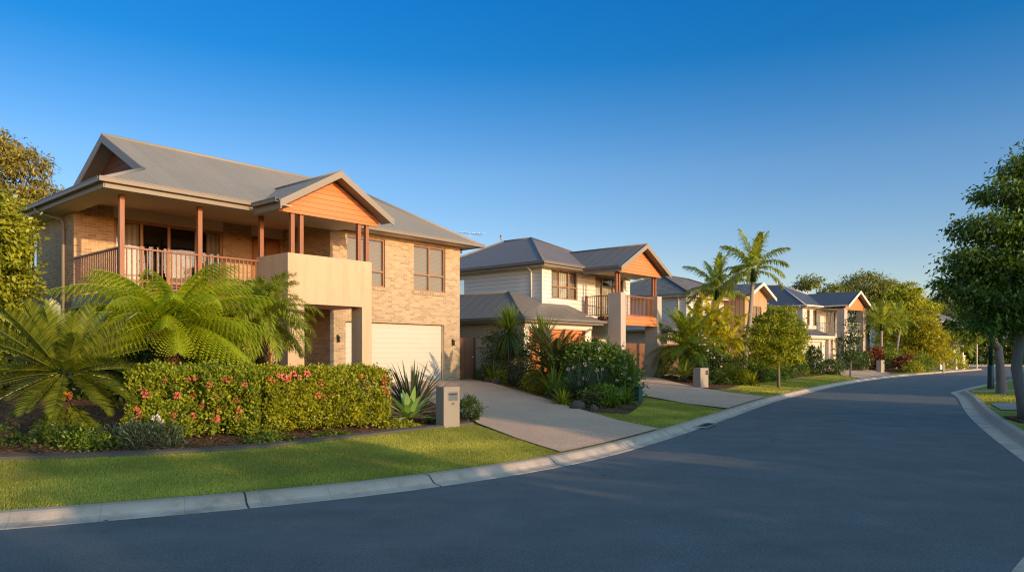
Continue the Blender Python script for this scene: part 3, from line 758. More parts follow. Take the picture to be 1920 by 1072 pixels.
def railing(H, p0, p1, z0, z1, mat='timber', gap=.13, r=.0135, name='railing', rail=.045):
    """top and bottom rail with square balusters, straight from p0 to p1"""
    mb = MB(); a, b = Vector((*p0, 0)), Vector((*p1, 0)); d = (b-a); L = d.length; d.normalize(); n = Vector((-d.y, d.x, 0))
    def bar(s0, s1, w, za, zb):
        q = [a+d*s0-n*w, a+d*s1-n*w, a+d*s1+n*w, a+d*s0+n*w]; mb.prism([(p.x, p.y, za) for p in q], (0, 0, zb-za))
    bar(0, L, rail, z1-.045, z1)
    bar(0, L, .025, z0+.06, z0+.10)
    k = max(2, int(L/gap))
    for i in range(k): s = (i+.5)*L/k; bar(s-r, s+r, r, z0+.10, z1-.045)
    return mb.build(name, mat, H)
def gutter(mb, axis, c, a0, a1, z, out=-1, w=.125, h=.12):
    """open-topped eaves gutter outside the roof edge"""
    w_ = Wall(axis, c, out)
    w_.box(mb, a0, a1, -w, -w+.012, z-h+.012, z); w_.box(mb, a0, a1, -w, 0, z-h, z-h+.012)
    w_.box(mb, a0, a1, -w-.012, -w, z-.016, z+.004)
    w_.box(mb, a0, a1, -.012, -.003, z-h+.012, z-.02)
def garage_door(H, w, a0, a1, z0, z1, mat, n=12, dep=.16):
    mb = MB(); h = (z1-z0)/n
    for i in range(n): w.box(mb, a0, a1, dep, dep+.03, z0+i*h+.0035, z0+(i+1)*h-.0035)
    w.box(mb, a0, a1, dep+.012, dep+.02, z0, z1)
    return mb.build('garage_door', mat, H, bevel=.003)
def roof_slab(H, polys, mat, name='roof'):
    mb = MB()
    for p in polys: mb.poly(*p)
    return mb.build(name, mat, H, uv=True)
def cap(H, runs, mat, r=.07, name='ridge_cap'):
    mb = MB()
    for a, b in runs:
        mb.tube([a, b], r, 8)
    return mb.build(name, mat, H, smooth=True)
def downpipe(H, pts, mat, r=.045, name='downpipe'):
    return MB().tube(pts, r, 10).build(name, mat, H, smooth=True)
def bargeboard(H, p0, p1, hgt, thick, mat, axis='y', drop0=0):
    """board following a roof edge from p0 to p1 (points on the top edge), thick towards the back"""
    v = (0, thick, 0) if axis == 'y' else (thick, 0, 0)
    return MB().prism([p0, p1, (p1[0], p1[1], p1[2]-hgt), (p0[0], p0[1], p0[2]-hgt)], v).build('bargeboard', mat, H)
def lamp(H, w, a, z):
    mb = MB(); w.box(mb, a-.04, a+.04, -.03, -.001, z-.06, z+.10); w.box(mb, a-.045, a+.045, -.13, -.03, z+.02, z+.045)
    l = mb.build('wall_lamp', 'black_metal', H)
    p = w.P(a, -.09, 0); MB().tube([(p[0], p[1], z-.16), (p[0], p[1], z+.02)], .042, 10).build('lamp_tube', 'black_metal', l, smooth=True)
# ------------------------------------------------------------------ house 1: tan brick with the timber verandah
def house_one():
    H = thing('brick_house', 'tan brick two-storey house with timber verandah and rendered entry portico', 'house', (-2.11, 29.4, .67), R(49))
    F = Wall('y', 0); B = Wall('y', 2.9); L = Wall('x', -13.1); V = Wall('x', -6.2)
    garage = (-5.56, -.86, 0, 2.19); wa = (-5.5, -3.83, 3.47, 5.20); wb = (-2.45, -.80, 3.45, 5.21)
    sw = (4.02, 4.85, 1.56, 2.62); uw = (6.25, 7.55, 3.75, 5.05)
    slide = (-12.0, -8.5, 2.76, 5.22); dr = (-7.45, -6.32, 2.76, 5.22)
    mb = MB()
    F.panel(mb, -6.2, 0, -.6, 5.4, [garage, wa, wb], .12)
    V.panel(mb, 0, 2.9, -.6, 5.56)
    B.panel(mb, -13.1, -6.2, -.6, 5.22, [slide, dr], .12)
    for a, b in ((-13.1, -12.0), (-8.5, -7.45)): B.panel(mb, a, b, 5.22, 5.56)
    L.panel(mb, 2.9, 7.6, -.6, 5.4, [sw, uw], .12)
    Wall('x', 0, 1).panel(mb, 0, 7.6, -.6, 5.4); Wall('y', 7.6, 1).panel(mb, -13.1, 0, -.6, 5.4)
    mb.build('wall', 'brick_tan', H)
    mb = MB(); B.panel(mb, -12.0, -8.5, 5.22, 5.56); B.panel(mb, -7.45, -6.2, 5.22, 5.56); mb.build('wall_panel', 'cream', H)
    # brick on edge sills
    for a, b, z in ((-5.56, -3.78, 3.47), (-2.51, -.75, 3.45)):
        mb = MB()
        n = int((b-a)/.085)
        for i in range(n):
            x = a+i*(b-a)/n; F.box(mb, x+.005, x+(b-a)/n-.005, -.045, .10, z-.125, z-.003)
        mb.build('window_sill', 'brick_tan', H)
    mb = MB(); L.box(mb, 4.0, 4.9, -.03, .1, 1.50, 1.555); mb.build('window_sill', 'white_paint', H)
    window(H, F, *wa, vm=(-4.66,), hm=(4.03,), covers=[(-5.5, -3.83, 3.47, 5.2, 'blind_slats')])
    window(H, F, *wb, vm=(-1.62,), hm=(4.10,), covers=[(-2.45, -.8, 3.45, 5.21, 'blind_slats')])
    window(H, L, *sw, fmat='white_paint', covers=[(4.02, 4.9, 1.5, 2.6, 'curtain')]); window(H, L, *uw, vm=(6.9,), fmat='frame_wood')
    # verandah sliding doors
    window(H, B, *slide, vm=(-11.15, -10.3, -9.4), hm=(3.35,), fw=.085, name='sliding_door', gl='glass_bright',
           covers=[(-12, -11.2, 2.76, 5.2, 'curtain_white'), (-9.0, -8.5, 2.76, 5.2, 'curtain'), (-10.2, -9.5, 2.76, 4.3, 'blind_slats')])
    mb = MB(); B.box(mb, -7.45, -6.32, .06, .10, 2.76, 5.22); d = mb.build('door', 'timber', H)
    mb = MB(); B.box(mb, -7.36, -6.92, .045, .06, 2.9, 5.1); B.box(mb, -6.86, -6.40, .045, .06, 2.9, 5.1); mb.build('door_panel', 'frame_wood', d)
    mb = MB(); B.box(mb, -6.95, -6.92, .0, .045, 3.7, 3.9); mb.build('handle', 'steel', d)
    garage_door(H, F, *garage, 'garage_cream')
    mb = MB(); F.box(mb, -3.28, -3.14, .125, .158, .30, .34); mb.build('door_handle', 'black_metal', H)
    mb = MB(); F.box(mb, -.86-.002, -.86+.07, .06, .13, 0, 2.19); F.box(mb, -5.56-.07, -5.56+.002, .06, .13, 0, 2.19); mb.build('door_jamb', 'cream', H)
    lamp(H, F, -.42, 1.55); lamp(H, F, -5.9, 1.62)
    # verandah floor and its beams
    mb = MB(); mb.box(-13.1, -9.16, -.5, 2.89, 2.60, 2.75); mb.box(-9.15, -6.21, -.39, 2.89, 2.60, 2.75); mb.build('deck', 'timber', H)
    mb = MB(); mb.box(-13.16, -9.16, -.56, -.502, 2.38, 2.72); mb.box(-13.16, -13.102, -.50, 2.89, 2.38, 2.72); mb.box(-13.05, -9.2, -.45, 2.8, 2.42, 2.59); mb.build('deck_beam', 'timber_dark', H)
    # rendered portico
    mb = MB()
    mb.prism([(-9.15, -2.15, -.7), (-8.6, -2.15, -.7), (-8.6, -2.15, 2.54), (-6.5, -2.15, 2.54), (-6.5, -2.15, -.7), (-6.12, -2.15, -.7), (-6.12, -2.15, 4.0), (-9.15, -2.15, 4.0)], (0, .56, 0))
    mb.box(-9.15, -8.95, -1.59, -.40, 2.54, 4.0); mb.box(-6.32, -6.12, -1.59, -.003, 2.54, 4.0); mb.box(-8.95, -6.32, -1.59, -.40, 2.54, 2.74)
    mb.build('portico', 'stucco', H, bevel=.008)
    for x, y, z in ((-13.07, -.5, 2.75), (-10.97, -.5, 2.75), (-9.05, -.50, 4.0), (-8.93, -2.0, 4.0), (-8.63, -2.0, 4.0), (-6.53, -2.0, 4.0), (-6.22, -2.0, 4.0)):
        w = .062; MB().box(x-w, x+w, y-w, y+w, z+.001, 5.27).build('post', 'timber', H, bevel=.006)
    railing(H, (-13.0, -.5), (-11.03, -.5), 2.75, 3.90); railing(H, (-10.9, -.5), (-9.16, -.5), 2.75, 3.90); railing(H, (-13.07, 2.88), (-13.07, -.43), 2.75, 3.90)
    # soffits, ceilings, beams
    mb = MB()
    mb.box(-13.70, -9.35, -1.10, -.40, 5.25, 5.265); mb.box(-13.70, -13.0, -.40, 8.05, 5.25, 5.265)
    mb.box(-13.0, -6.2, -.40, 2.9, 5.555, 5.57); mb.box(-13.0, -9.35, -.42, -.40, 5.26, 5.56); mb.box(-13.02, -13.0, -.40, 2.9, 5.26, 5.56)
    mb.box(-9.35, -5.95, -2.12, -.003, 5.262, 5.277); mb.box(-5.95, .52, -.55, -.003, 5.35, 5.365); mb.box(0.003, .52, -.003, 7.6, 5.35, 5.365); mb.box(-9.35, -6.2, -.42, -.40, 5.28, 5.56)
    mb.build('soffit', 'cream', H)
    # main roof
    def zl(y): return 5.45+.51*(y+1.15)
    A, C = (-13.75, -1.15, 5.45), (-13.75, 8.15, 5.45); XR = -3.0
    G1, G2, RA = (-12.1, .5, 6.29), (-12.1, 6.5, 6.29), (-12.1, 3.5, 7.82)
    polys = [[A, (-7.64, -1.15, 5.45), (-7.64, 3.5, 7.82), RA, G1],
             [A, G1, G2, C], [G1, (-11.5, 1.07, 6.59), (-11.5, 5.93, 6.59), G2],
             [C, G2, RA, (XR, 3.5, 7.82), (.6, 8.15, 5.42)],
             [(-7.64, -.6, 5.42), (.6, -.6, 5.42), (XR, 3.5, 7.82), (-7.64, 3.5, 7.82)],
             [(.6, -.6, 5.42), (.6, 8.15, 5.42), (XR, 3.5, 7.82)],
             [(-7.64, -1.15, 5.45), (-7.64, -.6, 5.42), (-7.64, 3.5, 7.82)]]
    roof_slab(H, polys, 'roof_grey')
    cap(H, [((-12.12, 3.5, 7.84), (XR, 3.5, 7.84)), ((XR, 3.5, 7.83), (.6, -.6, 5.45)), ((-13.75, -1.15, 5.47), G1)], 'roof_grey', .06)
    # dutch gable: dark boards set back under a raked overhang
    MB().poly((-11.6, .9, 6.50), (-11.6, 6.1, 6.50), (-11.6, 3.5, 7.78)).build('gable_panel', 'gable_boards_dark', H)
    mb = MB(); mb.poly((-12.1, .45, 6.20), (-12.1, 3.5, 7.74), (-11.55, 3.5, 7.74), (-11.55, .45, 6.20)); mb.poly((-12.1, 6.55, 6.20), (-12.1, 3.5, 7.74), (-11.55, 3.5, 7.74), (-11.55, 6.55, 6.20)); mb.build('raked_soffit', 'fascia', H)
    bargeboard(H, (-12.14, .42, 6.29), (-12.14, 3.5, 7.86), .26, .035, 'gutter_grey', 'x'); bargeboard(H, (-12.14, 6.58, 6.29), (-12.14, 3.5, 7.86), .26, .035, 'gutter_grey', 'x')
    # portico gable roof
    z0 = 6.53; p = .575; xc = -7.64; hw = 2.03
    def zg(x): return z0-p*abs(x-xc)
    yv = lambda z: (z-5.45)/.51-1.15
    roof_slab(H, [[(xc-hw, -2.6, zg(xc-hw)), (xc, -2.6, z0), (xc, yv(z0)+.05, z0), (xc-hw+.15, -1.12, zg(xc-hw+.15)), (xc-hw, -1.15, zg(xc-hw))],
                  [(xc+hw, -2.6, zg(xc+hw)), (xc, -2.6, z0), (xc, 1.4, z0), (xc+hw, -.55, zg(xc+hw))]], 'roof_grey', 'gable_roof')
    cap(H, [((xc, -2.62, z0+.01), (xc, 1.0, z0+.01))], 'roof_grey', .05)
    for s in (-1, 1):
        bargeboard(H, (xc+s*(hw+.02), -2.64, zg(xc+hw)+.02), (xc, -2.64, z0+.035), .21, .035, 'fascia')
        mb = MB(); mb.poly((xc, -2.6, z0-.08), (xc+s*hw, -2.6, zg(xc+hw)-.08), (xc+s*hw, -2.0, zg(xc+hw)-.08), (xc, -2.0, z0-.08)); mb.build('raked_soffit', 'fascia', H)
    MB().prism([(xc-1.80, -2.13, 5.17), (xc+1.80, -2.13, 5.17), (xc+1.80, -2.13, 5.36), (xc, -2.13, 6.40), (xc-1.80, -2.13, 5.36)], (0, .05, 0)).build('gable_panel', 'gable_boards', H)
    # gutters and fascias
    mb = MB(); gutter(mb, 'y', -1.15, -13.88, -9.72, 5.50); gutter(mb, 'x', -13.75, -1.15, 8.2, 5.50); mb.build('gutter', 'gutter_grey', H)
    mb = MB(); gutter(mb, 'y', -.6, -5.66, .72, 5.47); gutter(mb, 'x', .6, -.6, 8.2, 5.47, 1); mb.build('gutter', 'gutter_grey', H)
    mb = MB(); gutter(mb, 'x', xc-hw-.01, -2.58, -1.28, 5.44); mb.build('gutter', 'gutter_grey', H)
    mb = MB(); mb.box(-13.72, -9.6, -1.14, -1.10, 5.25, 5.40); mb.box(-13.74, -13.70, -1.14, 8.1, 5.25, 5.40); mb.build('fascia', 'fascia', H)
    mb = MB(); mb.box(-5.66, .58, -.59, -.55, 5.345, 5.40); mb.box(.52, .58, -.55, 8.1, 5.345, 5.40); mb.build('fascia', 'fascia', H)
    mb = MB(); mb.box(xc-hw+.005, xc-hw+.045, -2.6, -1.15, 5.14, 5.34); mb.build('fascia', 'fascia', H)
    MB().box(-9.62, -9.3, -2.59, -1.12, 5.245, 5.262).build('eave_lining', 'cream', H)
    downpipe(H, [(-13.8, 3.9, 5.40), (-13.8, 3.9, 5.28), (-13.2, 3.62, 5.08), (-13.16, 3.6, 4.95), (-13.16, 3.6, -.3)], 'fascia', .05)
    downpipe(H, [(.45, .35, 5.34), (.45, .35, 5.24), (.10, .30, 5.14), (.06, .3, 5.0), (.06, .3, -.2)], 'white_paint', .05)
    return H
house_one()

# ------------------------------------------------------------------ house 2: cream weatherboard above a brick garage
def house_two():
    H = thing('weatherboard_house', 'cream weatherboard two-storey house with orange garage door and timber balcony', 'house', (1.45, 35.3, .67), R(49))
    F = Wall('y', 0); S = Wall('x', 0)
    w1 = (.75, 2.94, 3.80, 5.22); sd = (4.55, 7.3, 3.0, 5.16); sl = (5.3, 6.6, 3.75, 5.05)
    mb = MB(); F.panel(mb, 0, 8, 2.9, 5.35, [w1, sd], .09); S.panel(mb, 0, 8, 2.9, 5.35, [sl], .09); Wall('x', 8, 1).panel(mb, 0, 8, 2.9, 5.35); Wall('y', 8, 1).panel(mb, 0, 8, -.6, 5.35)
    mb.build('wall', 'weatherboard', H)
    mb = MB(); mb.box(-.03, .06, -.03, .06, 2.95, 5.30); mb.build('corner_trim', 'white_paint', H)
    window(H, F, *w1, vm=(1.45, 2.24), hm=(4.42,), covers=[(.75, 1.45, 3.8, 5.2, 'blind_slats'), (1.45, 2.24, 3.8, 5.2, 'curtain_white'), (2.24, 2.94, 3.8, 5.2, 'blind_slats')])
    window(H, F, *sd, vm=(5.3, 6.4), fw=.07, name='sliding_door', covers=[(4.55, 5.3, 3, 5.16, 'curtain_white'), (5.5, 7.2, 3, 4.75, 'curtain')])
    window(H, S, *sl, vm=(5.95,), fmat='white_paint', covers=[(5.3, 6.6, 3.75, 5.05, 'blind_slats')])
    # garage block of pale brick
    G = Wall('y', -1.3); GS = Wall('x', -2.9); ga = (-2.5, 1.78, -.3, 2.2)
    mb = MB(); GS.panel(mb, -1.3, 8, -.9, 2.62); mb.build('garage_wall', 'brick_pale', H)
    mb = MB(); G.panel(mb, -2.9, 2.3, -.9, 2.62, [ga], .12); Wall('x', 2.3, 1).panel(mb, -1.3, .9, -.9, 2.62); Wall('y', .9).panel(mb, 2.3, 8, -.9, 2.9, [(2.6, 3.5, -.3, 1.95), (3.9, 6.2, .3, 1.9)], .1); Wall('x', 8, 1).panel(mb, .9, 8, -.9, 2.9); mb.build('lower_wall', 'cream', H)
    garage_door(H, G, *ga, 'orange_door', 7)
    MB().box(-2.9, 2.3, -1.36, -1.302, 2.24, 2.52).build('lintel', 'white_paint', H)
    window(H, Wall('y', .9), 3.9, 6.2, .3, 1.9, vm=(4.7, 5.4), name='window', fmat='frame_wood', covers=[(3.9, 4.7, .3, 1.9, 'curtain')])
    window(H, Wall('y', .9), 2.6, 3.5, -.3, 1.95, vm=(), name='entry_door', fmat='white_paint', covers=[(2.6, 3.5, -.3, 1.95, 'curtain')])
    # garage skirt roof
    e = 2.63; C0 = (-3.4, -1.75, e); C1 = (2.75, -1.75, e); AP = (-1.4, .95, 4.0); AB = (-1.4, 8.3, 4.0)
    roof_slab(H, [[C0, AP, AB, (-3.4, 8.3, e)], [C0, C1, (1.9, .5, 3.78), AP], [AP, (1.9, .5, 3.78), (1.9, 3, 4.0), (0, 3, 4.0)], [C1, (1.9, .5, 3.78), (2.75, .5, e)], [AP, AB, (1.5, 8.3, 3)]], 'roof_blue', 'lower_roof')
    cap(H, [(C0, AP), (AP, AB)], 'roof_blue', .055)
    mb = MB(); gutter(mb, 'y', -1.75, -3.53, 2.88, e+.05); gutter(mb, 'x', -3.4, -1.75, 8.3, e+.05); mb.build('gutter', 'gutter_dark', H)
    mb = MB(); mb.box(-3.36, 2.70, -1.74, -1.70, 2.46, 2.58); mb.box(-3.39, -3.36, -1.74, 8.3, 2.46, 2.58); mb.box(2.70, 2.74, -1.74, .5, 2.46, 2.58); mb.build('fascia', 'gutter_grey', H)
    mb = MB(); mb.box(-3.36, 2.70, -1.70, -1.303, 2.47, 2.485); mb.box(-3.36, -2.903, -1.303, 8.2, 2.47, 2.485); mb.box(2.303, 2.7, -1.303, .89, 2.47, 2.485); mb.build('soffit', 'cream', H)
    # main hip roof, ridge front to back
    e = 5.42; a, b, c, d = (-.6, -.6, e), (8.6, -.6, e), (8.6, 9.2, e), (-.6, 9.2, e); R1, R2 = (4, 4.0, 7.55), (4, 6.0, 7.55)
    roof_slab(H, [[a, b, R1], [a, R1, R2, d], [b, c, R2, R1], [d, R2, c]], 'roof_blue')
    cap(H, [(R1, R2), (a, R1), (b, R1), (d, R2)], 'roof_blue', .06)
    mb = MB(); mb.box(-.55, 8.55, -.55, -.003, 5.27, 5.285); mb.box(-.55, -.003, -.003, 9, 5.27, 5.285); mb.build('soffit', 'cream', H)
    # balcony gable
    xc = 5.42-.4; hw = 2.45; z0 = 6.64; y0 = -2.85; p = .545
    xc = 5.05
    zg = lambda x: z0-p*abs(x-xc); ym = lambda z: (z-e)/.463-.6
    roof_slab(H, [[(xc-hw, y0, zg(xc-hw)), (xc, y0, z0), (xc, ym(z0)+.1, z0), (xc-hw, -.62, zg(xc-hw))], [(xc+hw, y0, zg(xc+hw)), (xc, y0, z0), (xc, ym(z0)+.1, z0), (xc+hw, -.62, zg(xc+hw))]], 'roof_blue', 'gable_roof')
    cap(H, [((xc, y0-.02, z0+.01), (xc, ym(z0), z0+.01))], 'roof_blue', .05)
    for s in (-1, 1):
        bargeboard(H, (xc+s*(hw+.02), y0-.04, zg(xc+hw)+.02), (xc, y0-.04, z0+.03), .23, .035, 'fascia')
        mb = MB(); mb.poly((xc, y0, z0-.08), (xc+s*hw, y0, zg(xc+hw)-.08), (xc+s*hw, -2.2, zg(xc+hw)-.08), (xc, -2.2, z0-.08)); mb.build('raked_soffit', 'fascia', H)
    MB().prism([(xc-2.15, -2.42, 5.12), (xc+2.15, -2.42, 5.12), (xc+2.15, -2.42, 5.26), (xc, -2.42, 6.45), (xc-2.15, -2.42, 5.26)], (0, .05, 0)).build('gable_panel', 'gable_boards', H)
    mb = MB(); mb.box(xc-hw+.05, xc+hw-.05, -2.37, -.55, 5.20, 5.215); mb.build('balcony_ceiling', 'cream', H)
    mb = MB(); gutter(mb, 'y', -.6, -.73, xc-hw, e+.05); gutter(mb, 'x', -.6, -.6, 9.2, e+.05); gutter(mb, 'x', xc-hw, y0+.02, -.73, zg(xc-hw)+.06); mb.build('gutter', 'gutter_dark', H)
    mb = MB(); mb.box(-.56, xc-hw, -.59, -.55, 5.262, 5.38); mb.box(-.58, -.55, -.59, 9, 5.262, 5.38); mb.box(xc-hw+.005, xc-hw+.045, y0, -.6, 5.08, 5.26); mb.build('fascia', 'fascia', H)
    # balcony on two rendered columns with twin posts
    for x in (3.28, 6.88):
        MB().box(x, x+.46, -2.40, -1.65, -.9, 4.12).build('column', 'stucco_grey', H, bevel=.01)
        for q in (.10, .34): MB().box(x+q-.055, x+q+.055, -2.12, -2.0, 4.121, 5.20).build('post', 'timber', H, bevel=.006)
    mb = MB(); mb.box(3.0, 7.3, -1.6, -.003, 2.80, 2.95); mb.box(3.75, 6.87, -2.3, -1.6, 2.80, 2.95); mb.build('deck', 'timber_dark', H)
    mb = MB(); mb.box(3.745, 6.875, -2.36, -2.302, 2.50, 2.98); mb.box(3.35, 3.41, -1.64, -.003, 2.55, 2.795); mb.build('deck_beam', 'gable_boards', H)
    railing(H, (3.75, -2.2), (6.87, -2.2), 2.95, 4.02); railing(H, (3.34, -.30), (3.34, -1.64), 2.95, 4.02)
    MB().box(3.29, 3.39, -.30, -.20, 2.95, 4.05).build('post', 'timber', H)
    mb = MB(); mb.box(2.0, 3.28, -1.2, -.003, 2.86, 2.93); mb.build('balcony_ledge', 'cream', H)
    downpipe(H, [(-.5, .55, 5.40), (-.5, .55, 5.28), (-.12, .62, 5.12), (-.07, .62, 5.0), (-.07, .62, 3.35), (-.3, .45, 3.22)], 'white_paint', .045)
    mb = MB(); GS.box(mb, -.9, -.35, -.20, -.001, .55, 1.45); mb.build('meter_box', 'brick_pale', H, bevel=.01)
    mb = MB(); mb.tube([GS.P(.35, -.02, .42), GS.P(.35, -.10, .42), GS.P(.35, -.10, .36)], .02, 6); mb.build('tap', 'steel', H)
    MB().tube([(2.2, 4.6, 7.28), (2.2, 4.6, 7.48), (2.1, 4.6, 7.50)], .05, 8).build('roof_vent', 'gutter_dark', H)
    return H
h2 = house_two()
# aerial on its roof
def local(O, deg, x, y, z): a = R(deg); return (O[0]+math.cos(a)*x-math.sin(a)*y, O[1]+math.sin(a)*x+math.cos(a)*y, O[2]+z)
t = thing('tv_antenna', 'thin grey television antenna standing on the blue metal roof ridge', 'antenna', local((1.45, 35.3, .67), 49, 2.6, 7.4, 6.5), R(30))
MB().tube([(0, 0, 0), (0, 0, 1.55)], .02, 6).build('mast', 'steel', t)
mb = MB(); mb.tube([(-.75, 0, 1.5), (.75, 0, 1.5)], .014, 6)
for i in range(11): x = -.7+i*.14; l = .14+.03*i; mb.tube([(x, -l, 1.5), (x, l, 1.5)], .008, 5)
mb.build('boom', 'steel', t)

# ------------------------------------------------------------------ house 3: tiled roof behind the palms
def house_three():
    H = thing('tiled_house', 'two-storey house with dark tiled hip roof half hidden behind palms', 'house', (12.81, 53.48, .65), R(49))
    F = Wall('y', 0); S = Wall('x', 0); w1 = (1.0, 2.6, 3.7, 5.1); w2 = (4.0, 5.2, 3.7, 5.1)
    mb = MB(); F.panel(mb, 0, 13, -.6, 5.35, [w1, w2], .09); S.panel(mb, 0, 9, -.6, 5.35); Wall('x', 13, 1).panel(mb, 0, 9, -.6, 5.35); Wall('y', 9, 1).panel(mb, 0, 13, -.6, 5.35); mb.build('wall', 'weatherboard_grey', H)
    window(H, F, *w1, vm=(1.8,), covers=[(1, 2.6, 3.7, 5.1, 'curtain')]); window(H, F, *w2, vm=(4.6,), covers=[(4, 5.2, 3.7, 5.1, 'blind_slats')])
    e = 5.42; a, b, c, d = (-.6, -.6, e), (13.6, -.6, e), (13.6, 9.6, e), (-.6, 9.6, e); R1, R2 = (4.2, 4.5, 7.5), (8.8, 4.5, 7.5)
    roof_slab(H, [[a, b, R2, R1], [a, R1, d], [b, c, R2], [d, R1, R2, c]], 'roof_tile')
    cap(H, [(R1, R2), (a, R1), (d, R1), (b, R2)], 'roof_tile', .09)
    mb = MB(); gutter(mb, 'y', -.6, -.73, 13.7, e+.05); gutter(mb, 'x', -.6, -.6, 9.7, e+.05); mb.build('gutter', 'gutter_grey', H)
    mb = MB(); mb.box(-.55, 13.5, -.55, -.003, 5.27, 5.285); mb.box(-.55, -.003, -.003, 9.5, 5.27, 5.285); mb.box(-.56, 13.5, -.59, -.55, 5.26, 5.38); mb.box(-.59, -.55, -.55, 9.5, 5.26, 5.38); mb.build('soffit', 'cream', H)
    # projecting gable wing
    xc, hw, z0, y0 = 8.5, 2.7, 6.75, -2.35; p = .42; zg = lambda x: z0-p*abs(x-xc)
    roof_slab(H, [[(xc-hw, y0, zg(xc-hw)), (xc, y0, z0), (xc, 3.4, z0), (xc-hw, .1, zg(xc-hw))], [(xc+hw, y0, zg(xc+hw)), (xc, y0, z0), (xc, 3.4, z0), (xc+hw, .1, zg(xc+hw))]], 'roof_tile', 'gable_roof')
    for s in (-1, 1): bargeboard(H, (xc+s*(hw+.02), y0-.04, zg(xc+hw)+.02), (xc, y0-.04, z0+.03), .25, .04, 'white_paint')
    for s in (-1, 1): MB().poly((xc, y0, z0-.1), (xc+s*hw, y0, zg(xc+hw)-.1), (xc+s*hw, -1.6, zg(xc+hw)-.1), (xc, -1.6, z0-.1)).build('raked_soffit', 'fascia', H)
    mb = MB(); mb.prism([(xc-2.2, -1.75, -.6), (xc+2.2, -1.75, -.6), (xc+2.2, -1.75, zg(xc+2.2)-.12), (xc, -1.75, z0-.12), (xc-2.2, -1.75, zg(xc+2.2)-.12)], (0, 1.74, 0)); mb.build('gable_wing', 'batten_panel', H)
    window(H, Wall('y', -1.86), xc-.9, xc+.9, 3.6, 4.9, vm=(xc,), dep=.06, covers=[(xc-.9, xc+.9, 3.6, 4.9, 'blind_slats')])
    # low garage roof on the near side
    roof_slab(H, [[(-4.6, -1.2, 2.7), (-.02, -1.2, 2.7), (-.02, 3, 3.9), (-1.5, 3, 3.9)], [(-4.6, -1.2, 2.7), (-1.5, 3, 3.9), (-1.5, 8, 3.9), (-4.6, 8, 2.7)]], 'roof_tile', 'lower_roof')
    mb = MB(); Wall('y', -.7).panel(mb, -4.1, 0, -.6, 2.68); Wall('x', -4.1).panel(mb, -.7, 8, -.6, 2.68); mb.build('garage_wall', 'brick_pale', H)
    mb = MB(); gutter(mb, 'x', -4.6, -1.2, 8, 2.75); gutter(mb, 'y', -1.2, -4.73, 0, 2.75); mb.build('gutter', 'gutter_dark', H)
    downpipe(H, [(-.45, .5, 5.4), (-.1, .6, 5.1), (-.06, .6, 4.9), (-.06, .6, 3.9)], 'white_paint', .045)
house_three()

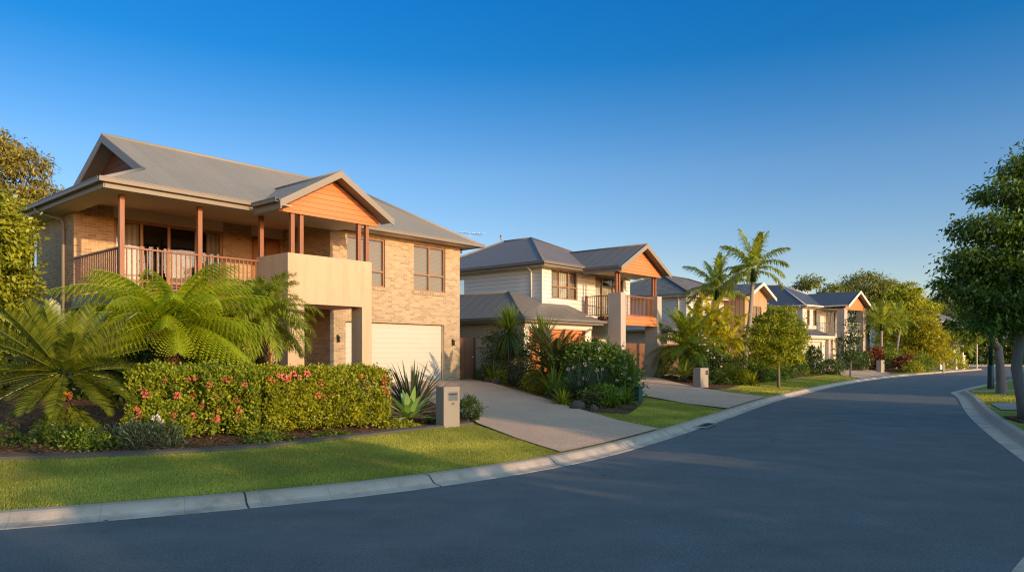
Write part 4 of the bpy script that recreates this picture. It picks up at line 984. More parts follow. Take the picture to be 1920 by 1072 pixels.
# ------------------------------------------------------------------ house 4: white with a navy roof
def house_four():
    H = thing('white_house', 'white two-storey house with navy metal roof and white balcony rail', 'house', (25.86, 64.77, .55), R(42))
    F = Wall('y', 0); S = Wall('x', 0)
    mb = MB(); ws = [(.75, 1.35, 3.7, 5.15), (2.0, 2.75, 3.7, 5.15)]; sd = (4.2, 6.6, 3.0, 5.1)
    F.panel(mb, 0, 8, 2.9, 5.35, ws+[sd], .09); S.panel(mb, 0, 9, -.6, 5.35); Wall('x', 8, 1).panel(mb, 0, 9, -.6, 5.35); Wall('y', 9, 1).panel(mb, 0, 8, -.6, 5.35); mb.build('wall', 'weatherboard', H)
    for w in ws: window(H, F, *w, vm=((w[0]+w[1])/2,), covers=[(w[0], w[1], 3.7, 5.15, 'curtain_white')]); MB().box(w[0]-.06, w[1]+.06, -.07, -.003, 3.60, 3.69).build('window_sill', 'white_paint', H)
    window(H, F, *sd, vm=(5.0, 5.8), name='sliding_door', covers=[(4.2, 5.0, 3, 5.1, 'curtain_white')])
    G = Wall('y', -1.3); ga = (-3.2, 1.0, -.3, 2.2)
    mb = MB(); G.panel(mb, -3.5, 1.9, -.6, 2.62, [ga], .12); Wall('x', -3.5).panel(mb, -1.3, 8, -.6, 2.62); Wall('x', 1.9, 1).panel(mb, -1.3, .6, -.6, 2.62); Wall('y', .6).panel(mb, 1.9, 8, -.6, 2.9, [(2.3, 3.3, -.2, 2.0)], .1); mb.build('lower_wall', 'white_paint', H)
    window(H, Wall('y', .6), 2.3, 3.3, -.2, 2.0, name='entry_door', fmat='timber_dark')
    garage_door(H, G, *ga, 'garage_cream', 6)
    MB().box(-3.5, 1.9, -1.36, -1.302, 2.24, 2.56).build('lintel', 'white_paint', H)
    MB().box(1.55, 1.95, -1.62, -1.302, -.6, 2.5).build('pilaster', 'stucco_grey', H)
    e = 2.66
    roof_slab(H, [[(-4, -1.85, e), (2.4, -1.85, e), (2.4, -.002, 3.4), (-2.6, -.002, 3.4)], [(-4, -1.85, e), (-2.6, 0, 3.4), (-2.6, 8, 3.4), (-4, 8, e)]], 'roof_navy', 'lower_roof')
    mb = MB(); gutter(mb, 'y', -1.85, -4.1, 2.5, e+.05); gutter(mb, 'x', -4, -1.85, 8, e+.05); mb.build('gutter', 'white_paint', H)
    mb = MB(); mb.box(-3.95, 2.4, -1.84, -1.8, 2.46, 2.6); mb.box(-3.95, 2.4, -1.8, -1.302, 2.47, 2.485); mb.build('fascia', 'white_paint', H)
    e = 5.42; a, b, c, d = (-.6, -.6, e), (8.6, -.6, e), (8.6, 9.6, e), (-.6, 9.6, e); R1, R2 = (3.0, 3.8, 7.75), (3.0, 6.0, 7.75)
    roof_slab(H, [[a, b, R1], [a, R1, R2, d], [b, c, R2, R1], [d, R2, c]], 'roof_navy')
    cap(H, [(a, R1), (b, R1), (R1, R2)], 'white_paint', .05)
    xc, hw, z0, y0 = 5.2, 2.5, 6.85, -2.9; p = .56; zg = lambda x: z0-p*abs(x-xc)
    roof_slab(H, [[(xc-hw, y0, zg(xc-hw)), (xc, y0, z0), (xc, 2.6, z0), (xc-hw, -.4, zg(xc-hw))], [(xc+hw, y0, zg(xc+hw)), (xc, y0, z0), (xc, 2.6, z0), (xc+hw, -.4, zg(xc+hw))]], 'roof_navy', 'gable_roof')
    for s in (-1, 1):
        bargeboard(H, (xc+s*(hw+.02), y0-.04, zg(xc+hw)+.02), (xc, y0-.04, z0+.03), .24, .04, 'white_paint')
        MB().poly((xc, y0, z0-.08), (xc+s*hw, y0, zg(xc+hw)-.08), (xc+s*hw, -2.2, zg(xc+hw)-.08), (xc, -2.2, z0-.08)).build('raked_soffit', 'fascia', H)
    MB().prism([(xc-2.1, -2.42, 5.12), (xc+2.1, -2.42, 5.12), (xc+2.1, -2.42, 5.3), (xc, -2.42, 6.6), (xc-2.1, -2.42, 5.3)], (0, .05, 0)).build('gable_panel', 'gable_boards', H)
    mb = MB(); mb.box(-.55, 8.5, -.55, -.003, 5.27, 5.285); mb.box(-.55, -.003, -.003, 9.5, 5.27, 5.285); mb.box(xc-hw+.05, xc+hw-.05, -2.37, -.55, 5.2, 5.215); mb.build('soffit', 'cream', H)
    mb = MB(); gutter(mb, 'y', -.6, -.73, xc-hw, e+.05); gutter(mb, 'x', -.6, -.6, 9.7, e+.05); gutter(mb, 'x', xc-hw, y0, -.73, zg(xc-hw)+.05); mb.build('gutter', 'white_paint', H)
    for x in (2.95, 6.95): MB().box(x, x+.62, -2.40, -1.75, -.6, 5.19).build('column', 'stucco_grey', H)
    mb = MB(); mb.box(2.6, 7.5, -1.75, -.003, 2.75, 2.93); mb.box(3.58, 6.94, -2.3, -1.75, 2.75, 2.93); mb.build('deck', 'white_paint', H)
    railing(H, (3.58, -2.15), (6.94, -2.15), 2.93, 3.98, 'white_paint', .14); railing(H, (2.7, -.05), (2.7, -1.74), 2.93, 3.98, 'white_paint', .14)
    downpipe(H, [(-.45, .5, 5.4), (-.1, .6, 5.1), (-.06, .6, 4.9), (-.06, .6, 3.5)], 'white_paint', .05)
house_four()

# ------------------------------------------------------------------ house 5 far down the street
def house_five():
    H = thing('distant_house', 'pale house with grey hip roof beyond the golden shrubs', 'house', (56.5, 97, .5), R(35))
    F = Wall('y', 0); mb = MB(); ws = [(1, 2.4, 3.7, 5), (4.2, 5.6, 3.7, 5)]
    F.panel(mb, 0, 8, -.6, 5.4, ws); Wall('x', 0).panel(mb, 0, 9, -.6, 5.4); Wall('x', 8, 1).panel(mb, 0, 9, -.6, 5.4); Wall('y', 9, 1).panel(mb, 0, 8, -.6, 5.4); mb.build('wall', 'weatherboard', H)
    for w in ws: window(H, F, *w)
    e = 5.42; a, b, c, d = (-.7, -.7, e), (8.7, -.7, e), (8.7, 9.7, e), (-.7, 9.7, e); R1, R2 = (4, 3.8, 7.5), (4, 5.2, 7.5)
    roof_slab(H, [[a, b, R1], [a, R1, R2, d], [b, c, R2, R1], [d, R2, c]], 'roof_blue')
    mb = MB(); gutter(mb, 'y', -.7, -.8, 8.8, e+.05); gutter(mb, 'x', -.7, -.7, 9.7, e+.05); mb.build('gutter', 'white_paint', H)
house_five()

# ------------------------------------------------------------------ fences, gate, letterboxes, boxes
def fence(name, label, cat, p0, p1, z0, h, mat, cap_=True, group=None):
    d = math.hypot(p1[0]-p0[0], p1[1]-p0[1]); t = thing(name, label, cat, (*p0, z0), math.atan2(p1[1]-p0[1], p1[0]-p0[0]), group)
    MB().box(0, d, -.012, .012, .03, h).build('panel', mat, t)
    n = max(1, round(d/2.4))
    for i in range(n+1): x = d*i/n; MB().box(x-.045, x+.045, .013, .103, -.2, h-.05).build('post', 'timber_dark', t)
    if cap_: MB().box(-.02, d+.02, -.05, .05, h+.001, h+.04).build('capping', 'timber', t)
    return t
fence('timber_fence', 'low reddish timber fence behind the spiky cycad at left', 'fence', (-18.6, 20.6), (-11.6, 25.4), .62, 1.35, 'fence_timber')
fence('timber_fence', 'orange sunlit timber fence beneath the brick verandah beside the palm', 'fence', (-10.4, 22.6), (-8.2, 24.9), .6, 1.7, 'fence_orange', False)
fence('timber_fence', 'dark brown timber fence seen between the second house columns', 'fence', (5.5, 45.0), (12.4, 51.0), .6, 1.75, 'fence_timber')
g = thing('side_gate', 'reddish brown vertical board gate between brick house and weatherboard house', 'gate', local((-2.11, 29.4, .67), 49, .04, .25, 0), R(49))
MB().box(0, 1.02, -.015, .015, .04, 1.72).build('gate_leaf', 'fence_timber', g)
MB().box(-.03, -.001, -.05, .05, -.05, 1.74).build('gate_post', 'timber_dark', g); MB().box(1.021, 1.11, -.05, .05, -.05, 1.74).build('gate_post', 'timber_dark', g)
MB().box(.88, .96, -.05, -.016, .9, .96).build('latch', 'steel', g)

def text_mesh(body, size, name, mat, parent, loc, rot):
    cu = bpy.data.curves.new(name, 'FONT'); cu.body = body; cu.size = size; cu.align_x = 'CENTER'; cu.extrude = .002
    o = bpy.data.objects.new(name, cu); COL.objects.link(o); bpy.context.view_layer.update()
    me = bpy.data.meshes.new_from_object(o.evaluated_get(bpy.context.evaluated_depsgraph_get())); bpy.data.objects.remove(o)
    me.materials.clear(); me.materials.append(M[mat]); o = bpy.data.objects.new(name, me); COL.objects.link(o)
    o.parent = parent; o.location = loc; o.rotation_euler = rot; return o
m = thing('letterbox', 'grey rendered pillar letterbox with steel mail slot numbered ten', 'letterbox', (-1.355, 14.46, hz(-1.36, 14.46)), R(42), 'pillar letterboxes along the street')
MB().box(0, .40, 0, .27, -.15, .82).build('pillar', 'mail_stone', m, bevel=.006)
mb = MB(); mb.box(.10, .345, -.008, -.001, .54, .715); pl = mb.build('slot_plate', 'steel', m, bevel=.003)
MB().box(.115, .33, -.014, -.0085, .655, .68).build('slot', 'black_metal', pl)
text_mesh('10', .075, 'house_number', 'black_metal', m, (.222, -.004, .455), (PI/2, 0, 0))
def pale_box(label, x, y, rz, h):
    m = thing('letterbox', label, 'letterbox', (x, y, hz(x, y)), rz, 'pillar letterboxes along the street')
    MB().box(-.30, .30, 0, .38, -.15, h).build('pillar', 'mail_pale', m, bevel=.008)
    mb = MB(); mb.box(.08, .17, -.01, -.001, h-.19, h-.11); mb.box(.185, .25, -.01, -.001, h-.19, h-.11); mb.box(.08, .17, -.01, -.001, h-.29, h-.21); mb.box(.185, .25, -.01, -.001, h-.29, h-.21); mb.build('slot', 'black_metal', m)
    return m
pale_box('pale pillar letterbox with dark slots beside the second driveway', 8.25, 31.2, R(42), .86)
pale_box('pale pillar letterbox beside the white house driveway', 29.9, 58.7, R(40), 1.0)
u = thing('utility_box', 'green electrical pillar box on the lawn beside second driveway', 'utility box', (4.0, 22.9, hz(4, 22.9)), R(42))
MB().box(-.125, .125, -.085, .12, -.05, .42).build('cabinet', 'box_green', u, bevel=.012)
MB().box(-.14, .14, -.10, .135, .421, .47).build('lid', 'box_green', u, bevel=.015)
mb = MB(); mb.box(.06, .10, -.091, -.086, .33, .40); mb.box(.06, .10, -.091, -.086, .18, .22); mb.build('notice', 'petal_white', u)

# street lamp on the right hand verge
s = thing('street_lamp', 'dark green street lamp pole beside the forked tree at right', 'street lamp', (21.9, 33.3, hz(21.9, 33.3)))
MB().tube([(0, 0, -.1), (0, 0, 0), (0, 0, 1.05), (0, 0, 1.10)], [.145, .145, .135, .09], 14).build('base', 'pole_green', s, smooth=True)
MB().tube([(0, 0, 1.1), (0, 0, 5.6)], [.082, .06], 12).build('pole', 'pole_green', s, smooth=True)
lp = MB().tube([(0, 0, 5.6), (0, 0, 5.68), (0, 0, 5.75)], [.08, .22, .05], 12).build('lamp_head', 'pole_green', s, smooth=True)
# far end: sign post, gate pillars
p = thing('gate_pillar', 'white rendered gate pillar near the far corner of the street', 'pillar', (45.6, 73.8, hz(45.6, 73.8)), R(35)); MB().box(-.3, .3, -.2, .2, -.1, 1.35).build('shaft', 'white_paint', p); MB().box(-.34, .34, -.24, .24, 1.351, 1.42).build('coping', 'white_paint', p)
p = thing('sign_post', 'thin pale street sign pole at the far corner', 'sign pole', (48.4, 75.8, hz(48.4, 75.8))); MB().tube([(0, 0, 0), (0, 0, 2.6)], .05, 8).build('pole', 'steel', p)
for i, (x, y, l) in enumerate(((41.3, 70.4, 'small white letterbox nearer of two before the far driveway'), (43.9, 72.2, 'small white letterbox beside the white gate pillar'))):
    p = thing('letterbox', l, 'letterbox', (x, y, hz(x, y)), R(38), 'pillar letterboxes along the street'); MB().box(-.22, .22, -.2, .2, -.1, .85).build('pillar', 'white_paint', p); MB().box(-.1, .1, -.21, -.201, .6, .66).build('slot', 'black_metal', p)
p = thing('verge_marker', 'slim grey marker post on the verge by the far kerb', 'marker post', (37.3, 62.9, hz(37.3, 62.9))); MB().box(-.07, .07, -.05, .05, -.1, .85).build('shaft', 'mail_pale', p)
# ------------------------------------------------------------------ planting
def at(x, y, dz=0): return (x, y, hz(x, y)+dz)
def tree(name, label, x, y, trunk, rad, blobs, n, L, W, leaf, bk, seed, cat='tree', group=None, per=26, cs=.16, shell=.5, droop=.35, limb_r=None, flat=.6):
    t = thing(name, label, cat, at(x, y, -.03), 0, group)
    q, c = crown(blobs, n, L, W, seed, per, cs, droop, shell, flat); quads('crown', q, c, leaf, t)
    mb = MB(); mb.tube(trunk, rad, 10); g = random.Random(seed)
    if len(trunk) > 1:
        for b in blobs:
            p0 = Vector(trunk[-1]) if g.random() < .6 else Vector(trunk[-2]).lerp(Vector(trunk[-1]), g.uniform(.4, 1)); p1 = Vector(b[0])+Vector((0, 0, b[1][2]*.3))
            m = p0.lerp(p1, .5)+Vector((g.uniform(-.15, .15), g.uniform(-.15, .15), g.uniform(-.05, .25))); r = limb_r or rad[-1]*.7
            mb.tube([p0, m, p1], [r, r*.65, r*.2], 7)
    mb.build('trunk', bk, t, smooth=True); return t
def shrub(name, label, x, y, blobs, n, L, W, leaf, seed, cat='shrub', group=None, per=20, cs=.2, shell=.6, droop=.1, stems=True):
    t = thing(name, label, cat, at(x, y, -.02), 0, group)
    q, c = crown(blobs, n, L, W, seed, per, cs, droop, shell); quads('foliage', q, c, leaf, t)
    if stems:
        mb = MB(); g = random.Random(seed)
        for b in blobs:
            for k in range(3): mb.tube([(b[0][0]*.3+g.uniform(-.06, .06), b[0][1]*.3+g.uniform(-.06, .06), 0), (b[0][0]+g.uniform(-.4, .4)*b[1][0], b[0][1]+g.uniform(-.4, .4)*b[1][1], b[0][2])], [.02, .008], 5)
        mb.build('stem', 'bark_brown', t)
    return t
def clump(name, label, x, y, N, L, W, el, curl, leaf, seed, cat='plant', group=None, base=.08, seg=5, prof=None, dz=0):
    t = thing(name, label, cat, at(x, y, dz), 0, group)
    q, c = blades(N, L, W, el, curl, seed, seg, base, prof); quads('leaves', q, c, leaf, t); return t
FLOWER = {}
def flower_mesh(mat, r, petals, seed):
    k = (mat, r, petals)
    if k not in FLOWER:
        g = np.random.default_rng(seed); d = unit(g.normal(size=(petals, 3))*np.array([1, 1, .8])+np.array([0, 0, .35])); 
        Q = leaf_quads(d*r*.45, unit(d+g.normal(size=(petals, 3))*.5), unit(g.normal(size=(petals, 3))), r*.75*np.ones(petals), r*.55*np.ones(petals))
        FLOWER[k] = quads('flower', Q, g.random(petals), mat); 
        me = FLOWER[k].data; bpy.data.objects.remove(FLOWER[k]); FLOWER[k] = me
    return FLOWER[k]
def flowers(root, pts, mat, r, petals=26, seed=1, label=None):
    g = random.Random(seed)
    for p in pts:
        o = bpy.data.objects.new('flower', flower_mesh(mat, r, petals, seed)); COL.objects.link(o); o.parent = root; o.location = p
        s = g.uniform(.75, 1.2); o.scale = (s, s, s); o.rotation_euler = (g.uniform(-.6, .6), g.uniform(-.6, .6), g.uniform(0, 6))
def box_hedge(name, label, p0, p1, w, h, n, L, W, leaf, seed, group=None, lump=.10, taper=.06):
    """clipped hedge: leaves through the skin of a lumpy long box, ground level at p0/p1"""
    g = np.random.default_rng(seed); a = np.array(at(*p0)); b = np.array(at(*p1)); d = b-a; Ln = np.linalg.norm(d[:2]); ax = np.array([d[0]/Ln, d[1]/Ln, 0]); sd = np.array([ax[1], -ax[0], 0])
    t = thing(name, label, 'hedge', tuple(a), 0, group)
    m = n//14
    u = g.random(m)*(Ln+.0); face = g.choice(4, m, p=[.42, .14, .30, .14]); v = g.random(m); q = g.random(m)
    s = np.where(face == 0, w/2, np.where(face == 1, -w/2, (q-.5)*w)); z = np.where(face == 2, h, .10+v*(h-.10))
    u = np.where(face == 3, np.where(q < .5, 0, Ln), u)
    lum = lump*(np.sin(u*3.1+seed)*np.cos(z*4.3+s*3)+.6*np.sin(u*7.3+z*5)+.45*np.sin(u*13+seed)); dep = np.where(g.random(m) < .09, -.10*g.random(m), g.random(m)**2*.26)
    rnd = np.clip((z-h+.22)/.22, 0, 1)**2*.10
    s = np.where(face < 2, np.sign(s)*(np.abs(s)+lum-dep-rnd+taper*(z/h-.5)), s); z = np.where(face == 2, z+lum*.35-dep*.6, z)
    z = z-np.clip(np.abs(s)/(w/2)-.75, 0, 1)**2*.25
    c = ax*u[:, None]+sd*s[:, None]+np.array([0, 0, 1])*(z+d[2]*u/Ln)[:, None]
    k = np.repeat(np.arange(m), 14); N = len(k)
    outw = np.where((face == 2)[:, None], np.array([0, 0, 1.0]), sd*np.sign(s)[:, None])[k]
    pos = c[k]+g.normal(size=(N, 3))*.035; dr = unit(outw*.8+g.normal(size=(N, 3))*.7+np.array([0, 0, .25])); nr = unit(outw+g.normal(size=(N, 3))*.6+np.array([0, 0, .4])); sc = .7+.6*g.random(N)
    quads('foliage', leaf_quads(pos, dr, nr, L*sc, W*sc), .1+.45*g.random(m)[k]+.4*g.random(N), leaf, t)
    mb = MB(); r = random.Random(seed); ns = int(Ln/.35)
    for i in range(ns):
        c = ax*(.2+i*Ln/ns)+sd*r.uniform(-.15, .15)
        for j in range(3): e = c+ax*r.uniform(-.3, .3)+sd*r.uniform(-.3, .3); mb.tube([(c[0], c[1], -.05), (e[0], e[1], h*.75)], [.025, .01], 5)
    mb.build('stem', 'bark_brown', t)
    def surf(uu, zz): 
        l = lump*(math.sin(uu*3.1+seed)*math.cos(zz*4.3+w/2*3)+.6*math.sin(uu*7.3+zz*5)+.45*math.sin(uu*13+seed)); p = ax*uu+sd*(w/2+l+taper*(zz/h-.5)+.02); return (p[0], p[1], zz+d[2]*uu/Ln)
    return t, surf, Ln

# ---- garden of house 1
h1, sf, Ln = box_hedge('flowering_hedge', 'loose green hedge dotted with pink flower heads beside the cycad', (-6.45, 12.35), (-4.55, 12.95), 1.0, 1.13, 24000, .055, .034, 'leaf_hedge', 3, 'hedges in front of the brick house', .13)
r = random.Random(5)
pk = [(.25, .8), (.3, .72), (.55, .95), (.68, .98), (.75, .72), (.9, .98), (.95, .7), (1.0, 1.0), (1.1, .55), (1.22, .9), (1.3, .72), (1.32, .45), (1.45, .97), (1.55, .98), (1.6, .62), (1.65, .45), (1.75, .9), (1.3, .3), (.5, .3), (.7, .4), (.15, .5), (.2, .4), (.95, .38), (1.62, .3)]
flowers(h1, [sf(u*1.05, z) for u, z in pk], 'petal_pink', .052, 30, 2)
h2_, sf2, Ln2 = box_hedge('clipped_hedge', 'dense clipped lime green hedge with coral flowers at its ends', (-4.6, 13.0), (-2.72, 14.55), 1.0, 1.10, 34000, .05, .032, 'leaf_lime', 11, 'hedges in front of the brick house', .06)
flowers(h2_, [sf2(u, z) for u, z in ((.1, 1.0), (.22, 1.04), (.32, 1.02), (.42, 1.0), (.5, 1.06), (.6, 1.0), (.74, 1.07), (.95, .82), (1.0, .66), (1.02, .9), (1.12, .62), (.15, .93), (.38, .95), (2.36, .98), (2.40, .84), (2.30, .76), (2.38, .66), (2.34, .9), (1.85, 1.0))], 'petal_coral', .055, 30, 4)

# cycad at the left edge
c = thing('cycad', 'large spiky cycad with arching glossy fronds at the left edge', 'cycad', at(-7.3, 11.9))
MB().tube([(0, 0, -.1), (0, 0, .4), (0, 0, .62)], [.09, .10, .08], 12).build('trunk', 'bark_brown', c, smooth=True)
vs = [frond(L, e, k, 54, .25, .02, s, vee=.45, droop=.12, t0=.08, rag=.06, a0=62, a1=40, tipw=.3) for L, e, k, s in ((1.05, 76, 12, 1), (1.2, 58, 15, 2), (1.3, 43, 17, 3), (1.32, 28, 18, 4), (1.3, 13, 18, 5), (1.2, -3, 18, 6), (1.05, -20, 14, 7), (.9, -40, 8, 8))]
ring_of_fronds(c, 'frond', vs, 'leaf_cycad', 72, .58, .14, 3, (.85, 1.12))
hg = [frond(.82, e, 6, 36, .18, .018, 70+k, vee=.4, droop=.15, t0=.08, rag=.06, a0=62, a1=40) for k, e in enumerate((-52, -64))]
ring_of_fronds(c, 'frond', hg, 'leaf_cycad', 26, 0, .10, 9, (.85, 1.05))
for o in kids(c):
    if o.name.startswith('frond'): o.location.z += .60
flowers(c, [(0, 0, .72)], 'petal_orange', .10, 40, 9)

# tree fern
f = thing('tree_fern', 'big tree fern with spreading lime green fronds on a shaggy trunk', 'tree fern', at(-7.3, 15.6))
mb = MB(); g = random.Random(2); mb.tube([(.05, 0, -.1), (.02, 0, .7), (0, .02, 1.35), (0, 0, 1.98)], [.20, .17, .15, .17], 12); mb.build('trunk', 'bark_fern', f, smooth=True)
mb = MB()
for i in range(150):
    a = g.uniform(0, 2*PI); z = g.uniform(.0, 1.75); x, y = math.cos(a)*.19, math.sin(a)*.19; mb.tube([(x, y, z), (x*1.35, y*1.35, z+.10), (x*1.25, y*1.25, z+.2)], [.014, .01, .003], 4)
mb.build('leaf_scars', 'bark_fern', f)
vs = [fern_frond(L, e, k, 15, .50, s, 12) for L, e, k, s in ((1.9, 60, 66, 1), (2.15, 46, 60, 2), (2.3, 34, 52, 3), (2.3, 24, 46, 4), (2.2, 14, 42, 5), (2.1, 4, 40, 6), (1.8, -6, 38, 7))]
ring_of_fronds(f, 'frond', vs, 'leaf_fern', 50, 0, .12, 8, (.8, 1.1), .16)
for o in kids(f):
    if o.name.startswith('frond'): o.location.z += 2.0

# feathery palm beside the portico
p = thing('feather_palm', 'small feathery palm with shaggy trunk beside the rendered portico', 'palm', at(-6.25, 18.2))
MB().tube([(0, 0, -.1), (.03, 0, .9), (0, .03, 2.05)], [.20, .18, .17], 10).build('trunk', 'bark_fern', p, smooth=True)
vs = [frond(1.5, e, k, 62, .40, .024, s, vee=.12, droop=.8, rag=.22, a0=64, a1=26) for e, k, s in ((82, 70, 1), (66, 85, 2), (48, 90, 3), (28, 85, 4), (8, 75, 5), (-15, 60, 6))]
ring_of_fronds(p, 'frond', vs, 'leaf_palm', 60, 0, .08, 4, (.8, 1.08))
for o in kids(p):
    if o.name.startswith('frond'): o.location.z += 2.05
# leafy understorey between the palm and the hedges
for i, (x, y, s, l) in enumerate(((-5.35, 15.6, 1.0, 'broad leaved philodendron under the feathery palm, nearest the portico column'), (-6.1, 16.2, .95, 'dark glossy philodendron between fern trunk and feathery palm'), (-6.9, 14.6, .8, 'dark leafy plant at the foot of the tree fern'))):
    t = clump('philodendron', l, x, y, 60, 1.0*s, .20*s, (80, 15), 70, 'leaf_garden' if i != 1 else 'leaf_dark', 20+i, 'plant', 'leafy plants under the palm', .12, 5, lambda t: .12 if t < .5 else (math.sin((t-.5)/.5*PI)**.7*.95+.05 if t < 1 else .02))
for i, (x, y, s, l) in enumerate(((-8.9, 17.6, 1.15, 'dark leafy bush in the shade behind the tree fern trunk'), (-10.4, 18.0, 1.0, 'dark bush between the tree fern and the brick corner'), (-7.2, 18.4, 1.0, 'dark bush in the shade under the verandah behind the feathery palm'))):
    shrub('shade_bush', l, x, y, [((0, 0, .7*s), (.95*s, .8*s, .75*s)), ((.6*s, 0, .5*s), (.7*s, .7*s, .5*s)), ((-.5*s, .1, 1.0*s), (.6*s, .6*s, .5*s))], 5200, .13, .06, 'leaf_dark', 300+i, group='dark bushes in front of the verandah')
clump('fern_plant', 'bright small fern at the base of the tree fern trunk', -6.65, 14.0, 26, .7, .12, (75, 25), 60, 'leaf_fern', 33)
# flax, agave and low planting around the letterbox
clump('flax_clump', 'dark upright broad bladed clump behind the end of the clipped hedge', -2.35, 17.1, 95, 1.35, .085, (84, 22), 34, 'leaf_flax', 41, 'flax', None, .2)
clump('agave', 'pale green agave rosette beside the grey numbered letterbox', -2.12, 15.0, 34, .68, .15, (78, 2), 22, 'leaf_agave', 42, 'agave', None, .05, 6, lambda t: (.45+.55*math.sin(min(1, t*1.5)*PI/2))*(1-t**4), .12)
shrub('dwarf_shrub', 'small dark rounded bush right of the numbered letterbox', -.92, 15.95, [((0, 0, .24), (.24, .24, .26))], 1500, .085, .016, 'leaf_dark', 43, droop=-.6)
shrub('silver_shrub', 'low dark grey-green shrub on the mulch in front of the cycad', -5.72, 11.2, [((0, 0, .2), (.34, .28, .24)), ((-.33, .05, .17), (.28, .26, .2)), ((.36, .06, .17), (.28, .24, .2))], 3600, .07, .014, 'leaf_blue', 44, droop=-.7)
for i, (x, y, s, l, m) in enumerate(((-4.05, 11.95, .9, 'low spreading green groundcover below the flowering hedge', 'leaf_garden'), (-3.2, 12.75, .6, 'small leafy groundcover below the middle of the lime hedge', 'leaf_garden'), (-2.25, 14.2, .75, 'yellow green groundcover at the right foot of the lime hedge', 'leaf_lime'), (-1.62, 15.0, .7, 'dark groundcover tucked between agave and letterbox', 'leaf_dark'), (-8.4, 11.2, 1.5, 'dark low fern at the left edge of the mulch bed', 'leaf_dark'), (-6.5, 11.1, 1.2, 'dark green low plant between cycad and grey-green shrub', 'leaf_garden'), (-7.15, 11.4, 1.5, 'drooping dark fern under the left cycad', 'leaf_dark'))):
    shrub('groundcover', l, x, y, [((0, 0, .09*s), (.40*s, .30*s, .15*s)), ((.25*s, .1, .08*s), (.3*s, .22*s, .12*s))], int(1300*s), .06, .022, m, 50+i, group='low groundcover plants', stems=False)
flowers(thing('white_flower', 'small white bloom low on the dark mulch beside the cycad', 'flower', at(-5.7, 11.65)), [(0, 0, .42), (.07, .02, .37)], 'petal_white', .06, 30, 6)
# left edge tree with yellow green leaves and the gum behind it
tree('leafy_tree', 'bushy yellow-green tree at the left edge beside the brick wall', -14.35, 19.6, [(0, 0, 0), (.1, 0, 1.0), (0, .1, 2.2)], [.14, .12, .09],
     [((.2, 0, 4.6), (1.15, 1.1, .9)), ((-.5, .2, 3.6), (1.4, 1.2, .9)), ((.55, -.3, 3.1), (1.05, 1.0, .75)), ((.15, -.2, 2.1), (1.3, 1.2, .8)), ((.5, -.4, 1.2), (1.15, 1.0, .7)), ((-.8, -.3, 1.2), (1.2, 1.1, .8)), ((-1.4, 0, 2.6), (1.2, 1.2, 1.2)), ((-.3, .2, .5), (1.1, .9, .5)), ((.75, -.2, 4.0), (.7, .7, .5))], 42000, .14, .07, 'leaf_lefttree', 'bark_grey', 61, per=22, cs=.15)
tree('gum_tree', 'tall olive gum tree rising behind the left edge tree', -28.6, 41, [(0, 0, 0), (.3, 0, 4), (.2, .2, 8)], [.4, .32, .22],
     [((1.2, 0, 11.6), (1.3, 1.2, .9)), ((-.6, 0, 12.6), (1.5, 1.4, 1.0)), ((2.2, 0, 9.6), (1.3, 1.2, .9)), ((.2, .3, 9.9), (1.5, 1.3, .9)), ((-1.8, 0, 11), (1.5, 1.3, 1.1)), ((3.0, .2, 9.1), (.8, .8, .5)), ((1.3, .2, 8.0), (1.2, 1, .7)), ((-1.4, 0, 8.5), (1.4, 1.2, .9))], 15000, .26, .085, 'leaf_gold_gum', 'bark_grey', 62, per=22, cs=.2, droop=.8, limb_r=.1)

# ---- garden of house 2
def yucca(label, x, y, h, s, seed, skirt=True):
    t = thing('yucca', label, 'yucca', at(x, y), 0, 'yuccas in front of the garage')
    MB().tube([(0, 0, -.1), (.03, 0, h*.5), (0, 0, h)], [.09, .075, .07], 8).build('trunk', 'bark_brown', t, smooth=True)
    q, c = blades(150, 1.15*s, .07*s, (86, -6), 16, seed, 4, .06); quads('leaf_head', q+np.array([0, 0, h]), c, 'leaf_garden', t)
    if skirt: q, c = blades(110, 1.25*s, .06*s, (-15, -62), 40, seed+1, 4, .08); quads('hanging_leaves', q+np.array([0, 0, h-.1]), c, 'leaf_dark', t)
yucca('tall yucca with spiky green head, left of the two by the garage', -.12, 28.6, 2.15, 1.0, 71)
yucca('shorter broad yucca in front of the orange garage door', 1.1, 27.0, 1.62, 1.15, 73, False)
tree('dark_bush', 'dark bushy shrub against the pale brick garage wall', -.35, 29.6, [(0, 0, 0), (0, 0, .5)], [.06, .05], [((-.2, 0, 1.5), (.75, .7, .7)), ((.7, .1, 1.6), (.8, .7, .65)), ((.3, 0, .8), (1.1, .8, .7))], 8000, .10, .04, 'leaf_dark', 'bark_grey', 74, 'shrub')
c = thing('bronze_cycad', 'bronze tinted cycad with arching fronds below the shorter yucca', 'cycad', at(1.55, 25.0))
MB().tube([(0, 0, -.1), (0, 0, .75)], [.2, .22], 10).build('trunk', 'bark_brown', c, smooth=True)
vs = [frond(1.75, e, k, 48, .22, .026, s, vee=.45, droop=.15, t0=.10, rag=.06, a0=60, a1=40) for e, k, s in ((74, 40, 1), (52, 45, 2), (30, 45, 3), (8, 40, 4))]
ring_of_fronds(c, 'frond', vs, 'leaf_bronze', 52, 0, .12, 5)
for o in kids(c):
    if o.name.startswith('frond'): o.location.z += .75
b = shrub('rounded_bush', 'bright green rounded bush behind the strappy lily clump', 2.6, 24.2, [((0, 0, .95), (.85, .8, .65)), ((-.5, .2, .7), (.7, .6, .6)), ((.3, -.2, .5), (.9, .7, .5)), ((.6, .4, 1.15), (.7, .6, .5))], 9000, .085, .045, 'leaf_garden', 75)
